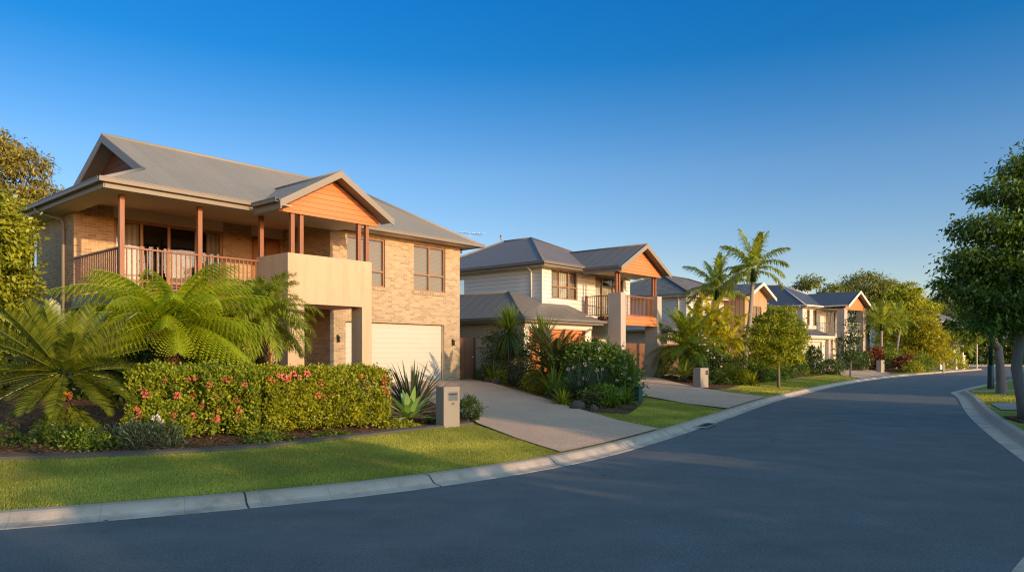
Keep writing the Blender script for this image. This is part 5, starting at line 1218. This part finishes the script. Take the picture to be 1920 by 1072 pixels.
shrub('screen_bush', 'dark green bush standing before the orange garage door', 2.3, 26.6, [((0, 0, 1.0), (.8, .7, .8)), ((.6, .2, 1.2), (.7, .6, .55)), ((-.3, 0, .6), (.7, .6, .5))], 7000, .10, .05, 'leaf_dark', 79)
b = shrub('flowering_shrub', 'large dark green shrub with pale blooms beside the second driveway', 3.0, 23.8, [((0, .2, 1.2), (.85, .8, .6)), ((-.4, .6, 1.35), (.85, .7, .5)), ((.35, -.1, .8), (.8, .75, .65)), ((.5, -.4, .45), (.62, .6, .5)), ((-.2, -.3, .55), (.8, .7, .55)), ((-1.3, 1.2, 1.35), (.9, .7, .38))], 15000, .10, .05, 'leaf_street', 76)
g = random.Random(8)
flowers(b, [(-.2, -.72, 1.3), (.2, -.75, 1.05), (.55, -.85, .8), (.7, -.9, .65), (.3, -.9, .6), (-.2, -.55, 1.6), (.62, -.65, 1.0), (-.5, -.4, 1.3)], 'petal_white', .055, 24, 3)
c = clump('lily_clump', 'strappy blue-green lily clump with salmon flower heads', 2.05, 21.3, 230, 1.35, .042, (86, 25), 55, 'leaf_blue', 77, 'lily', None, .18, 6)
flowers(c, [(-.25, -.2, 1.05), (.05, -.3, .75), (-.1, -.25, .60), (.42, -.1, .98), (.6, 0, 1.0), (.1, .1, 1.15), (-.4, 0, 1.0)], 'petal_pale', .06, 20, 5)
SH = [('yellow_cordyline', 'yellow-green spiky plant near the side gate', -.75, 29.3, 'clump', 60, .95, .05, (84, 30), 30, 'leaf_yellow'),
      ('blue_agave', 'blue-green spiky rosette between the yucca trunks', .15, 27.3, 'clump', 40, .75, .12, (84, 15), 18, 'leaf_blue'),
      ('fern_clump', 'arching bright green fern at the driveway edge beside the rock', 1.45, 20.6, 'clump', 90, .62, .06, (80, 10), 70, 'leaf_yellow'),
      ('fern_clump', 'green strappy fern in front of the strappy lily clump', 2.75, 20.3, 'clump', 120, .68, .05, (82, 12), 65, 'leaf_garden'),
      ('fern_clump', 'dark green fern at the corner beside green pillar box', 3.35, 21.5, 'clump', 110, .75, .05, (82, 12), 65, 'leaf_garden')]
for i, (n, l, x, y, _, N, L, W, el, cu, m) in enumerate(SH): clump(n, l, x, y, N, L, W, el, cu, m, 80+i)
for i, (n, l, x, y, rx, rz, m, N) in enumerate((
    ('low_shrub', 'low yellowish shrub at the far end of the driveway bed', -.3, 28.9, .34, .30, 'leaf_yellow', 1500), ('low_shrub', 'round green shrub left of the orange croton', .82, 26.4, .5, .34, 'leaf_garden', 2600),
    ('croton_shrub', 'small shrub with orange leaves in the driveway bed', 1.2, 24.0, .30, .30, 'leaf_orange', 900), ('croton_shrub', 'mottled yellow green shrub behind the orange croton', 1.55, 24.3, .42, .36, 'leaf_yellow', 1700),
    ('low_shrub', 'dark little shrub beneath the blue flowers', 1.5, 22.7, .32, .2, 'leaf_dark', 1200), ('low_shrub', 'bronze leaved low plant behind the driveway rock', 2.1, 20.0, .34, .22, 'leaf_bronze', 1100),
    ('low_shrub', 'dark tangled shrub beneath the tall yucca', .45, 27.9, .6, .6, 'leaf_bronze', 1600), ('mounded_shrub', 'bright green mounded shrub at the driveway edge left of the blue bloom', .95, 25.4, .5, .42, 'leaf_yellow', 2600), ('mounded_shrub', 'green mounded shrub directly behind the rounded rock', 1.75, 22.0, .42, .36, 'leaf_garden', 2200), ('mounded_shrub', 'green mound filling the lawn corner next to the pillar box', 2.5, 20.5, .5, .36, 'leaf_garden', 2400),
    ('low_shrub', 'dark low shrub by the corner of garage wall', -1.15, 30.4, .45, .3, 'leaf_dark', 1200))):
    t = shrub(n, l, x, y, [((0, 0, rz*.8), (rx, rx*.9, rz))], N, .075, .034, m, 90+i, group='low shrubs in the driveway bed')
    if 'blue flowers' in l: flowers(t, [(-.1, -.25, .30), (.08, -.25, .34), (.0, -.2, .38)], 'petal_blue', .055, 24, 3)
def rock(label, x, y, r, s):
    me = MB().ball((0, 0, r*.35), (r, r*.8, r*.7), 12, 8, .16); o = me.build('garden_rock', 'rock', None, smooth=True, loc=at(x, y), rot=(0, 0, s)); tag(o, label, 'rock', 'rocks edging the driveway bed')
clump('flax_clump', 'dark spiky clump directly in front of the flowering shrub', 2.75, 22.6, 70, 1.15, .07, (84, 25), 30, 'leaf_flax', 401, 'flax', None, .18)
clump('spear_plant', 'dark green spear leaved plant between the lily clump and orange croton', 1.35, 23.4, 60, 1.2, .09, (84, 25), 35, 'leaf_garden', 402, 'plant', None, .15)
rock('rounded brown rock at the front of the driveway bed', 1.75, 19.45, .22, .4); rock('small flat stone beside the rounded rock', 2.15, 19.2, .15, 1.2); rock('brown stone near the side gate end of the bed', -.62, 28.5, .22, 2); rock('second brown stone near the side gate, further back', -.95, 29.2, .20, .7)
clump('bromeliad', 'pale orange bromeliad near the second house entry', 5.2, 31.8, 26, .55, .08, (80, 30), 40, 'leaf_orange', 99)
clump('dark_palm_plant', 'dark fan of leaves in shade between the house columns', 6.0, 37.5, 40, 1.6, .09, (80, 25), 60, 'leaf_dark', 100)

# ---- garden of house 3: palms
def palm(name, label, x, y, path, rad, nf, L, leaf, seed, variants, shaft=None, ll=.5, lw=.03, group=None, sc=(.85, 1.1), npair=48, droop=.7, vee=.15, rag=.18):
    t = thing(name, label, 'palm', at(x, y), 0, group); MB().tube([(0, 0, -.1)]+path, [rad[0]]+rad, 10).build('trunk', 'bark_palm', t, smooth=True); top = Vector(path[-1]); z = 0
    if shaft: MB().tube([path[-1], (top.x, top.y, top.z+shaft*.6), (top.x, top.y, top.z+shaft)], [rad[-1]*1.35, rad[-1]*1.25, rad[-1]*.8], 10).build('crownshaft', 'leaf_garden', t, smooth=True); z = shaft*.92
    vs = [frond(L, e, k, npair, ll, lw, s+seed, vee=vee, droop=droop, rag=rag) for s, (e, k) in enumerate(variants)]
    before = set(kids(t)); ring_of_fronds(t, 'frond', vs, leaf, nf, 0, .06, seed, sc)
    for o in kids(t):
        if o not in before: o.location += Vector((top.x, top.y, top.z+z))
    return t
V_ROYAL = [(82, 30), (62, 60), (42, 75), (22, 80), (2, 70)]
palm('tall_palm', 'tallest slender palm with leaning pale trunk against the sky', 12.9, 40.5, [(0, 0, 0), (.08, 0, 1.5), (.32, 0, 3.2), (.5, 0, 5.4)], [.19, .15, .12, .10], 15, 2.2, 'leaf_palm', 3, V_ROYAL, .75, .72, .055, 'tall palms between the houses', npair=58, droop=1.1, vee=.02, rag=.09)
palm('tall_palm', 'shorter of the two slender palms, left of the tallest', 12.3, 43.5, [(0, 0, 0), (0, 0, 2.5), (-.05, 0, 4.5)], [.16, .13, .11], 15, 2.3, 'leaf_palm', 9, V_ROYAL, .7, .72, .055, 'tall palms between the houses', npair=58, droop=1.1, vee=.02, rag=.09)
palm('date_palm', 'bushy date palm with dense arching fronds beside second balcony column', 9.3, 38.6, [(0, 0, 0), (0, 0, .8), (.05, 0, 1.55)], [.28, .27, .25], 74, 2.3, 'leaf_palm', 5, [(80, 45), (62, 60), (44, 70), (26, 75), (6, 70), (-12, 55)], None, .46, .04, None, (.85, 1.12), 56, .8, .12, .14)
t = thing('cane_palm', 'clump of golden cane palms glowing yellow behind the pale letterbox', 'palm', at(11.1, 40.2))
g = random.Random(4); vs = [frond(1.9, e, k, 36, .55, .06, s, vee=.08, droop=1.0, rag=.08) for s, (e, k) in enumerate(((80, 40), (62, 65), (44, 80), (20, 75)))]
mb = MB(); src = [quads('frond', q, c, 'leaf_cane', t) for q, c in vs]; first = [True]*4
for i, (x, y, h) in enumerate(((0, 0, 2.9), (.5, .1, 2.3), (-.7, .2, 2.6), (.9, -.2, 1.8), (-.3, -.4, 1.7), (.3, -.5, 1.2), (1.3, .2, 1.3), (.1, .5, 3.3))):
    mb.tube([(x*.5, y*.5, -.1), (x, y, h)], [.05, .04], 7)
    for k in range(8):
        v = k//2; a = k*2.4+i; loc = (x, y, h+.1*(v == 0)); rot = (g.uniform(-.15, .15), g.uniform(-.15, .15), a); s = g.uniform(.75, 1.05)
        if first[v]: first[v] = False; o = src[v]; o.location = loc; o.rotation_euler = rot; o.scale = (s,)*3
        else: child_copy(src[v], t, loc, rot, s)
mb.build('trunk', 'bark_palm', t, smooth=True)
c = thing('low_cycad', 'low dark cycad at the second driveway edge below the date palm', 'cycad', at(8.3, 35.2))
MB().tube([(0, 0, -.1), (0, 0, .3)], [.16, .17], 10).build('trunk', 'bark_brown', c, smooth=True)
ring_of_fronds(c, 'frond', [frond(1.05, e, k, 30, .16, .03, s, vee=.4, droop=.2, rag=.06) for e, k, s in ((65, 45, 1), (42, 45, 2), (20, 40, 3))], 'leaf_cycad', 26, 0, .08, 6)
for o in kids(c):
    if o.name.startswith('frond'): o.location.z += .3
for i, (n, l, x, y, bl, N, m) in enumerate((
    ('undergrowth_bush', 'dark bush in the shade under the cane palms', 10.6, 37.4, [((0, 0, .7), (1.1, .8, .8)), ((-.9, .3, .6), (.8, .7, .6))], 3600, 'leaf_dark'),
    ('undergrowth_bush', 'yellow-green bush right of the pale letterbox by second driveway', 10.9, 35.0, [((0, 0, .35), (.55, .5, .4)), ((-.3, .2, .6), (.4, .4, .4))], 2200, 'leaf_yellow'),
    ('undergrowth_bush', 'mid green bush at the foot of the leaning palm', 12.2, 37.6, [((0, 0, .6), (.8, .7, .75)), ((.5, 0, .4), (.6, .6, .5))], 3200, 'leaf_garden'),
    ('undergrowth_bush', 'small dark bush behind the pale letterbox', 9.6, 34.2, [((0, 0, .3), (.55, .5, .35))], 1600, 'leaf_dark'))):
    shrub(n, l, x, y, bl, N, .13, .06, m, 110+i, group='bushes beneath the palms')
clump('fern_clump', 'arching yellow fern beside the lawn behind the street tree lawn', 11.3, 34.3, 90, .8, .09, (80, 10), 65, 'leaf_yellow', 116)
box_hedge('low_hedge', 'low clipped green hedge behind the small street tree', (12.1, 36.2), (15.2, 41.0), .9, .85, 5200, .10, .06, 'leaf_garden', 118)
tree('street_tree', 'small round street tree with thin pale trunk on the verge', 12.15, 33.2, [(0, 0, 0), (.02, 0, .6), (-.02, 0, 1.25), (0, 0, 1.7)], [.075, .06, .055, .05],
     [((0, 0, 2.3), (.85, .8, .75)), ((-.98, 0, 2.65), (.38, .4, .32)), ((.98, 0, 2.45), (.38, .4, .4)), ((.38, 0, 3.5), (.4, .4, .3)), ((-.65, 0, 1.5), (.45, .4, .28)), ((.75, 0, 1.45), (.4, .4, .28)), ((-.35, 0, 3.0), (.65, .6, .5)), ((.45, 0, 2.9), (.7, .7, .65)), ((.75, 0, 2.1), (.55, .6, .6)), ((-.75, .1, 2.1), (.6, .6, .6)), ((0, 0, 1.55), (.8, .8, .45)), ((-.2, 0, 3.5), (.4, .4, .35))], 15000, .11, .06, 'leaf_yellow', 'bark_grey', 120, per=22, cs=.2, shell=.35)
tree('dark_tree', 'dense dark green tree between tiled house and white house', 15.2, 43.2, [(0, 0, 0), (0, 0, 1.2)], [.16, .13], [((0, 0, 2.6), (1.1, 1.2, 1.1)), ((-.5, 0, 1.7), (1.1, 1.2, 1.1)), ((.6, 0, 1.7), (1.1, 1.1, 1.0)), ((.1, 0, .8), (1.7, 1.3, .8)), ((0, 0, 3.4), (.7, .8, .5))], 11000, .17, .08, 'leaf_dark', 'bark_grey', 121, per=22)

# ---- in front of house 4 and beyond
for i, (n, l, x, y, bl, N, L, m) in enumerate((
    ('garden_bush', 'tall dark green bush before the white house garage', 21.3, 51.5, [((-.1, 0, .8), (.7, .8, .75)), ((-.8, 0, .7), (.8, .8, .65)), ((0, 0, 1.55), (.45, .5, .5))], 3600, .15, 'leaf_dark'),
    ('garden_bush', 'round dark bush left of the white house driveway', 22.9, 52.3, [((0, 0, .5), (.8, .8, .55))], 2200, .13, 'leaf_dark'),
    ('garden_bush', 'small green shrub at lawn edge behind street tree', 19.5, 49.3, [((0, 0, .4), (.7, .6, .5))], 1200, .13, 'leaf_garden'),
    ('red_shrub', 'dark red leaved shrub beside the white house column', 31.6, 63.6, [((0, 0, 1.25), (.75, .7, .6)), ((-.4, 0, .8), (.7, .6, .5))], 1300, .26, 'leaf_red'),
    ('red_shrub', 'reddish croton shrub right of the pale letterbox by the white house', 33.4, 61.9, [((0, 0, .8), (.75, .7, .6))], 900, .22, 'leaf_red'),
    ('garden_bush', 'sunlit green shrub behind the pale letterbox by the white house', 32.8, 64.3, [((0, 0, 1.1), (1.2, 1.1, .9)), ((.9, 0, .9), (1.0, .9, .7))], 2600, .17, 'leaf_garden'),
    ('garden_bush', 'round bright green shrub nearest the far driveway', 35.4, 63.3, [((0, 0, .7), (1.15, 1, .8))], 2600, .15, 'leaf_garden'),
    ('garden_bush', 'low yellow-green shrub between two round green shrubs', 33.4, 60.6, [((0, 0, .4), (.8, .7, .5))], 1200, .15, 'leaf_yellow'),
    ('garden_bush', 'dark green bush at the left side of the letterbox by the white house', 28.6, 60.9, [((0, 0, .6), (1.0, .9, .7)), ((.9, .6, .7), (.9, .8, .7))], 2200, .15, 'leaf_dark'),
    ('golden_shrub', 'tall golden rounded shrub glowing in the low sun', 38.8, 68.5, [((0, 0, 3.0), (1.7, 1.7, 1.6)), ((.5, 0, 1.9), (1.5, 1.5, 1.3)), ((-1.2, 0, 1.6), (1.4, 1.3, 1.3)), ((-.4, 0, 3.9), (1.2, 1.2, .8))], 15000, .22, 'leaf_golden'),
    ('garden_bush', 'olive bush below the far cane palms', 43.0, 72.8, [((0, 0, .9), (1.6, 1.3, 1.1)), ((1.3, .3, .7), (1.1, 1, .8))], 2600, .2, 'leaf_yellow'))):
    shrub(n, l, x, y, bl, N, L, L*.5, m, 130+i, cat='shrub', group='bushes around the white house', stems=True)
tree('young_tree', 'sparse young dark street tree before the white house', 22.3, 48.0, [(0, 0, 0), (.03, 0, 1.0), (0, 0, 2.2), (.05, 0, 3.3)], [.06, .05, .04, .025],
     [((0, 0, 2.0), (.75, .7, .5)), ((.25, 0, 2.8), (.55, .5, .45)), ((-.35, 0, 1.4), (.6, .6, .35)), ((.4, 0, 1.4), (.6, .6, .35)), ((.05, 0, 3.6), (.35, .35, .4)), ((-.2, 0, 2.7), (.4, .4, .35))], 1500, .17, .08, 'leaf_dark', 'bark_grey', 145, per=10, cs=.3, limb_r=.02)
tree('bright_tree', 'tall bright green tree behind the golden shrub', 42.5, 79, [(0, 0, 0), (0, 0, 3)], [.3, .22], [((0, 0, 7.2), (2.2, 2, 1.5)), ((-1.8, 0, 5.8), (2.0, 1.8, 1.4)), ((1.9, 0, 5.6), (1.9, 1.8, 1.4)), ((0, 0, 4.2), (2.8, 2.2, 1.5)), ((-1.2, 0, 2.2), (2.2, 1.8, 1.4)), ((1.6, 0, 2.6), (2, 1.8, 1.3)), ((.6, 0, 8.3), (1.2, 1.1, .8)), ((-.9, 0, 7.6), (1.1, 1.1, .8))], 22000, .27, .13, 'leaf_yellow', 'bark_grey', 150, per=30)
for i, (x, y, h, l) in enumerate(((34.0, 67.0, 4.4, 'slim palm, left of the pair beside the white house'), (36.0, 68.0, 4.6, 'slim palm with slanted trunk, right of the pair beside the white house'))):
    palm('garden_palm', l, x, y, [(-.2*i, 0, 0), (0, 0, h*.5), (.25*i, 0, h-.9)], [.15, .12, .11], 16, 2.1, 'leaf_palm', 30+i, V_ROYAL, .7, .5, .07, 'slim palms beside the white house', npair=26)
for i, (x, y, h, l) in enumerate(((46.0, 77.5, 1.9, 'yellow-green palm clump before the distant house, nearer'), (42.2, 75.0, 2.2, 'yellow-green palm clump right of the golden shrub'), (50.6, 82.0, 2.4, 'green palm clump right of the distant house'))):
    palm('far_palm', l, x, y, [(0, 0, 0), (0, 0, h*.6), (0, 0, h)], [.14, .12, .1], 24, 1.7, 'leaf_golden' if i < 2 else 'leaf_palm', 40+i, V_ROYAL+[(-20, 50)], None, .6, .09, 'palm clumps down the street', npair=22)
tree('corner_tree', 'dark spreading tree at the far street corner', 47.2, 78.5, [(0, 0, 0), (.1, 0, 1.5), (0, 0, 2.4)], [.2, .16, .14], [((-1.2, 0, 3.4), (1.9, 1.6, .7)), ((1.2, 0, 3.5), (1.9, 1.6, .8)), ((.2, 0, 4.2), (1.5, 1.3, .6)), ((2.4, 0, 3.0), (1.2, 1.1, .6))], 4200, .24, .11, 'leaf_garden', 'bark_grey', 155)
GUM = [[((0, 0, 10.6), (2.5, 2.2, 1.2)), ((-3.2, 0, 9.4), (2.0, 1.8, 1.0)), ((3.0, 0, 9.6), (2.1, 1.8, 1.1)), ((-1.2, 0, 8.0), (2.3, 2, 1.1)), ((2.0, 0, 7.6), (2.2, 2, 1.1)), ((-4.2, 0, 7.4), (1.5, 1.4, .8)), ((4.4, 0, 7.6), (1.4, 1.3, .8)), ((.5, 0, 5.2), (3, 2.4, 1.4))]]
def gum(label, x, y, s, n, seed, leaf='leaf_gum', gap=1.0):
    bl = [(tuple(q*s for q in c), tuple(q*s*gap for q in r_)) for c, r_ in GUM[0]]
    tree('gum_tree', label, x, y, [(0, 0, 0), (.2*s, 0, 3*s), (0, 0, 6*s)], [.4*s, .3*s, .22*s], bl, n, .40, .15, leaf, 'bark_pale', seed, per=20, cs=.2, droop=.7, limb_r=.12*s)
gum('broad gum tree on the skyline behind the white house gable', 53.5, 110, 1.13, 24000, 160, gap=1.15)
gum('airy gum tree on the skyline above the white house roof', 40.2, 99, 1.05, 7000, 161, gap=.72)
gum('olive gum tree behind the distant house roof', 73.5, 122, 1.0, 20000, 162, gap=1.25)
gum('hazy gum tree between bright tree and distant house', 66, 126, 1.02, 8000, 163, gap=.8)
# dark belt of trees closing the street at right
for i, (x, y, s, l) in enumerate(((64.5, 108, 1.0, 'dark tree closing the street, leftmost behind the lamp pole'), (70.5, 107, 1.15, 'dark tree closing the street just right of the lamp pole'), (76.5, 108, 1.05, 'dark tree closing the street behind the forked trunk'), (83, 105, 1.2, 'dark tree closing the street at the right edge'), (91, 103, 1.2, 'dark tree across the far street just past the right edge'), (73.5, 103.5, .8, 'low dark tree on the far verge left of the forked trunk'), (79.5, 103.2, .85, 'low dark tree on the far verge between forked trunk and right edge'), (67, 104.5, .7, 'low dark tree on the far verge by the lamp pole'), (69, 116, 1.4, 'taller dark tree rising behind the street end'), (80, 116, 1.4, 'taller dark tree rising behind the right edge trunk'))):
    bl = [((0, 0, 5.6*s), (3.0*s, 2.4*s, 1.8*s)), ((-2.2*s, 0, 3.6*s), (2.4*s, 2*s, 1.8*s)), ((2.3*s, 0, 3.4*s), (2.4*s, 2*s, 1.8*s)), ((0, -.5, 1.5*s), (3.4*s, 2.2*s, 1.6*s))]
    tree('background_tree', l, x, y, [(0, 0, 0), (0, 0, 2*s)], [.25, .2], bl, 4600, .36, .18, 'leaf_dark', 'bark_grey', 170+i, group='dark trees closing the street')

# ---- right hand verge
tree('large_street_tree', 'large dense dark green tree overhanging the right edge', 12.68, 17.9, [(0, 0, -.05), (-.10, .05, .55), (-.22, .08, 1.3), (-.12, .1, 2.2), (.05, .1, 3.0)], [.21, .14, .125, .115, .105],
     [((1.4, 0, 7.0), (1.14, 1.14, 0.39)), ((.35, 0, 6.3), (1.00, 0.95, 0.35)), ((1.6, 0, 6.0), (1.14, 1.14, 0.47)), ((-.4, 0, 5.6), (0.81, 0.85, 0.30)), ((.65, 0, 5.2), (1.23, 1.23, 0.39)), ((-.9, 0, 4.75), (0.85, 0.95, 0.28)), ((.2, -.3, 4.4), (1.28, 1.23, 0.39)), ((1.7, 0, 4.7), (1.23, 1.23, 0.70)), ((-1.25, 0, 3.95), (0.90, 0.95, 0.30)), ((-.4, 0, 3.6), (1.23, 1.23, 0.39)), ((1.0, 0, 3.6), (1.14, 1.14, 0.55)), ((-.8, -.2, 3.05), (1.04, 1.04, 0.31)), ((.3, 0, 2.75), (1.14, 1.14, 0.35)), ((-1.5, 0, 3.35), (.7, .8, .28)), ((-.9, 0, 2.45), (.9, .9, .32))],
     52000, .115, .052, 'leaf_street', 'bark_grey', 180, per=30, cs=.2, shell=.3, droop=.75, limb_r=.075)
t = thing('forked_tree', 'forked pale trunk street tree beside the lamp pole', 'tree', at(19.45, 28.9))
mb = MB(); mb.tube([(0, 0, -.08), (0, 0, .05), (-.03, 0, .5), (-.10, 0, 1.4), (-.14, 0, 1.85)], [.30, .22, .165, .145, .14], 12)
mb.tube([(-.14, 0, 1.75), (-.34, 0, 2.3), (-.52, 0, 3.2), (-.4, 0, 4.6)], [.14, .12, .095, .05], 10); mb.tube([(-.12, 0, 1.75), (.08, 0, 2.15), (.28, .05, 2.75), (.34, 0, 3.8)], [.13, .11, .09, .05], 10)
mb.build('trunk', 'bark_grey', t, smooth=True)
q, c = crown([((-.5, 0, 4.3), (1.4, 1.3, .9)), ((.8, 0, 4.2), (1.4, 1.3, .9)), ((.1, 0, 5.4), (1.7, 1.5, 1.0)), ((-1.2, 0, 3.5), (.9, .9, .5)), ((.4, 0, 3.2), (.9, .9, .45))], 800, .17, .075, 181, 22, .16, .7, .4); quads('crown', q, c, 'leaf_street', t)

# unseen trees added behind and beside the camera, sized and spaced to shape the shadows
first = None
W = np.array([math.cos(R(SUN_AZ)), math.sin(R(SUN_AZ))]); U = np.array([-W[1], W[0]])
for i, (s, w, hh, rr) in enumerate(SHADE):
    x, y = W*w+U*s
    if first is None:
        first = thing('unseen_shade_tree', 'unseen dense rounded tree added behind the viewer to cast shadows', 'tree', at(x, y), 0, 'unseen trees added across the street to cast shadows')
        q, c = crown([((0, 0, .42), (.44, .44, .40)), ((.28, .1, .25), (.4, .4, .28)), ((-.28, -.1, .25), (.4, .4, .28)), ((.05, -.25, .68), (.30, .3, .24)), ((-.15, .2, .72), (.28, .28, .26))], 9000, .055, .035, 200, 20, .16, .3, .3); quads('crown', q, c, 'leaf_dark', first)
        MB().tube([(0, 0, -.02), (0, 0, .3)], [.03, .025], 8).build('trunk', 'bark_brown', first, smooth=True); o = first
    else: o = dup(first, 'unseen dense rounded tree added behind the viewer to cast shadows', at(x, y), i*1.3)
    o.scale = (rr, rr, hh)

# ------------------------------------------------------------------ sky, sun, camera
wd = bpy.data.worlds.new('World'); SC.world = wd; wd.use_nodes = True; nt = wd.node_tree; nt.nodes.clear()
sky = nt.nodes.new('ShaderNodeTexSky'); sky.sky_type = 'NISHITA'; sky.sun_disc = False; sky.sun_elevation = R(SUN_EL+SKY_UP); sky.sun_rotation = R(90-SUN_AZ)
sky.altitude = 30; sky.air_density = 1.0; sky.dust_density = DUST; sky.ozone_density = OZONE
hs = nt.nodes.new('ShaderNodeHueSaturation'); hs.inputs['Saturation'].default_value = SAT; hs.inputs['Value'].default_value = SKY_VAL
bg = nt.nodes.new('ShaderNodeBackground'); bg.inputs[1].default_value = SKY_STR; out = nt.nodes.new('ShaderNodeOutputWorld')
# sky retinted by height; overhead and sun side boosted as added fill light
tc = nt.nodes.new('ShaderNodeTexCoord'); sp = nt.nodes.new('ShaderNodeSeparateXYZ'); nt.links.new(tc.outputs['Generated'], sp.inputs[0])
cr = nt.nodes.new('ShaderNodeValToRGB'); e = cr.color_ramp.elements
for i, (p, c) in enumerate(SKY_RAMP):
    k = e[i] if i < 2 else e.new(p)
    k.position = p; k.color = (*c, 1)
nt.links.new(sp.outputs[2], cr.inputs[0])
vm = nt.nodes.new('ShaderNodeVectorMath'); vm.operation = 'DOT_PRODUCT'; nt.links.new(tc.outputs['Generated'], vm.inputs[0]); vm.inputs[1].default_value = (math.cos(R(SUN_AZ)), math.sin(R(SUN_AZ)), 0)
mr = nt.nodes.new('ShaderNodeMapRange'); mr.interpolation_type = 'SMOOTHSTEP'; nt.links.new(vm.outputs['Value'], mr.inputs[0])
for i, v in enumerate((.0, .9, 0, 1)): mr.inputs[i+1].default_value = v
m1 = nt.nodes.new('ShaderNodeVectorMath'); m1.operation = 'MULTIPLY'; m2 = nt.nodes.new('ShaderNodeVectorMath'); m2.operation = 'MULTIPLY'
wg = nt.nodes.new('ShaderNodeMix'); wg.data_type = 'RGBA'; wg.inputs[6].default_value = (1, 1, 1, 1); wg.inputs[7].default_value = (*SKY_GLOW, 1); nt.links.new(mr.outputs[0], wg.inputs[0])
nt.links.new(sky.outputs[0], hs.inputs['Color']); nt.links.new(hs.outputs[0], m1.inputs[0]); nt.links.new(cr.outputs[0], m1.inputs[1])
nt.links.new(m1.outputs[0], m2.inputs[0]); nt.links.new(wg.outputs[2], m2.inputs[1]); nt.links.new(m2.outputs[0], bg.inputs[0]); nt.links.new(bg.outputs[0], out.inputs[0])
sd = bpy.data.lights.new('sun', 'SUN'); sd.energy = SUN_STR; sd.angle = R(.6); sd.color = SUN_COL
so = bpy.data.objects.new('sun', sd); COL.objects.link(so)
dirv = Vector((math.cos(R(SUN_AZ))*math.cos(R(SUN_EL)), math.sin(R(SUN_AZ))*math.cos(R(SUN_EL)), math.sin(R(SUN_EL))))
so.rotation_euler = dirv.to_track_quat('Z', 'Y').to_euler(); so.location = dirv*60
cd = bpy.data.cameras.new('camera'); cd.sensor_width = 36; cd.lens = 36*1365/1920; cd.shift_y = 126/1920; cd.clip_end = 5000; cd.clip_start = .1
co = bpy.data.objects.new('camera', cd); COL.objects.link(co); co.location = (0, 0, 1.75); co.rotation_euler = (PI/2, 0, 0); SC.camera = co
SC.view_settings.view_transform = 'Standard'; SC.view_settings.look = 'None'; SC.view_settings.exposure = 0; SC.view_settings.gamma = 1
SC.cycles.filter_width = 1.2; SC.cycles.caustics_reflective = False; SC.cycles.caustics_refractive = False; SC.cycles.blur_glossy = 1.0; SC.cycles.sample_clamp_indirect = 1.2; SC.cycles.max_bounces = 8; SC.cycles.transparent_max_bounces = 12; SC.cycles.use_denoising = DENOISE; SC.cycles.use_light_tree = False; SC.cycles.denoising_prefilter = 'NONE'; SC.cycles.denoising_input_passes = 'RGB_ALBEDO_NORMAL'
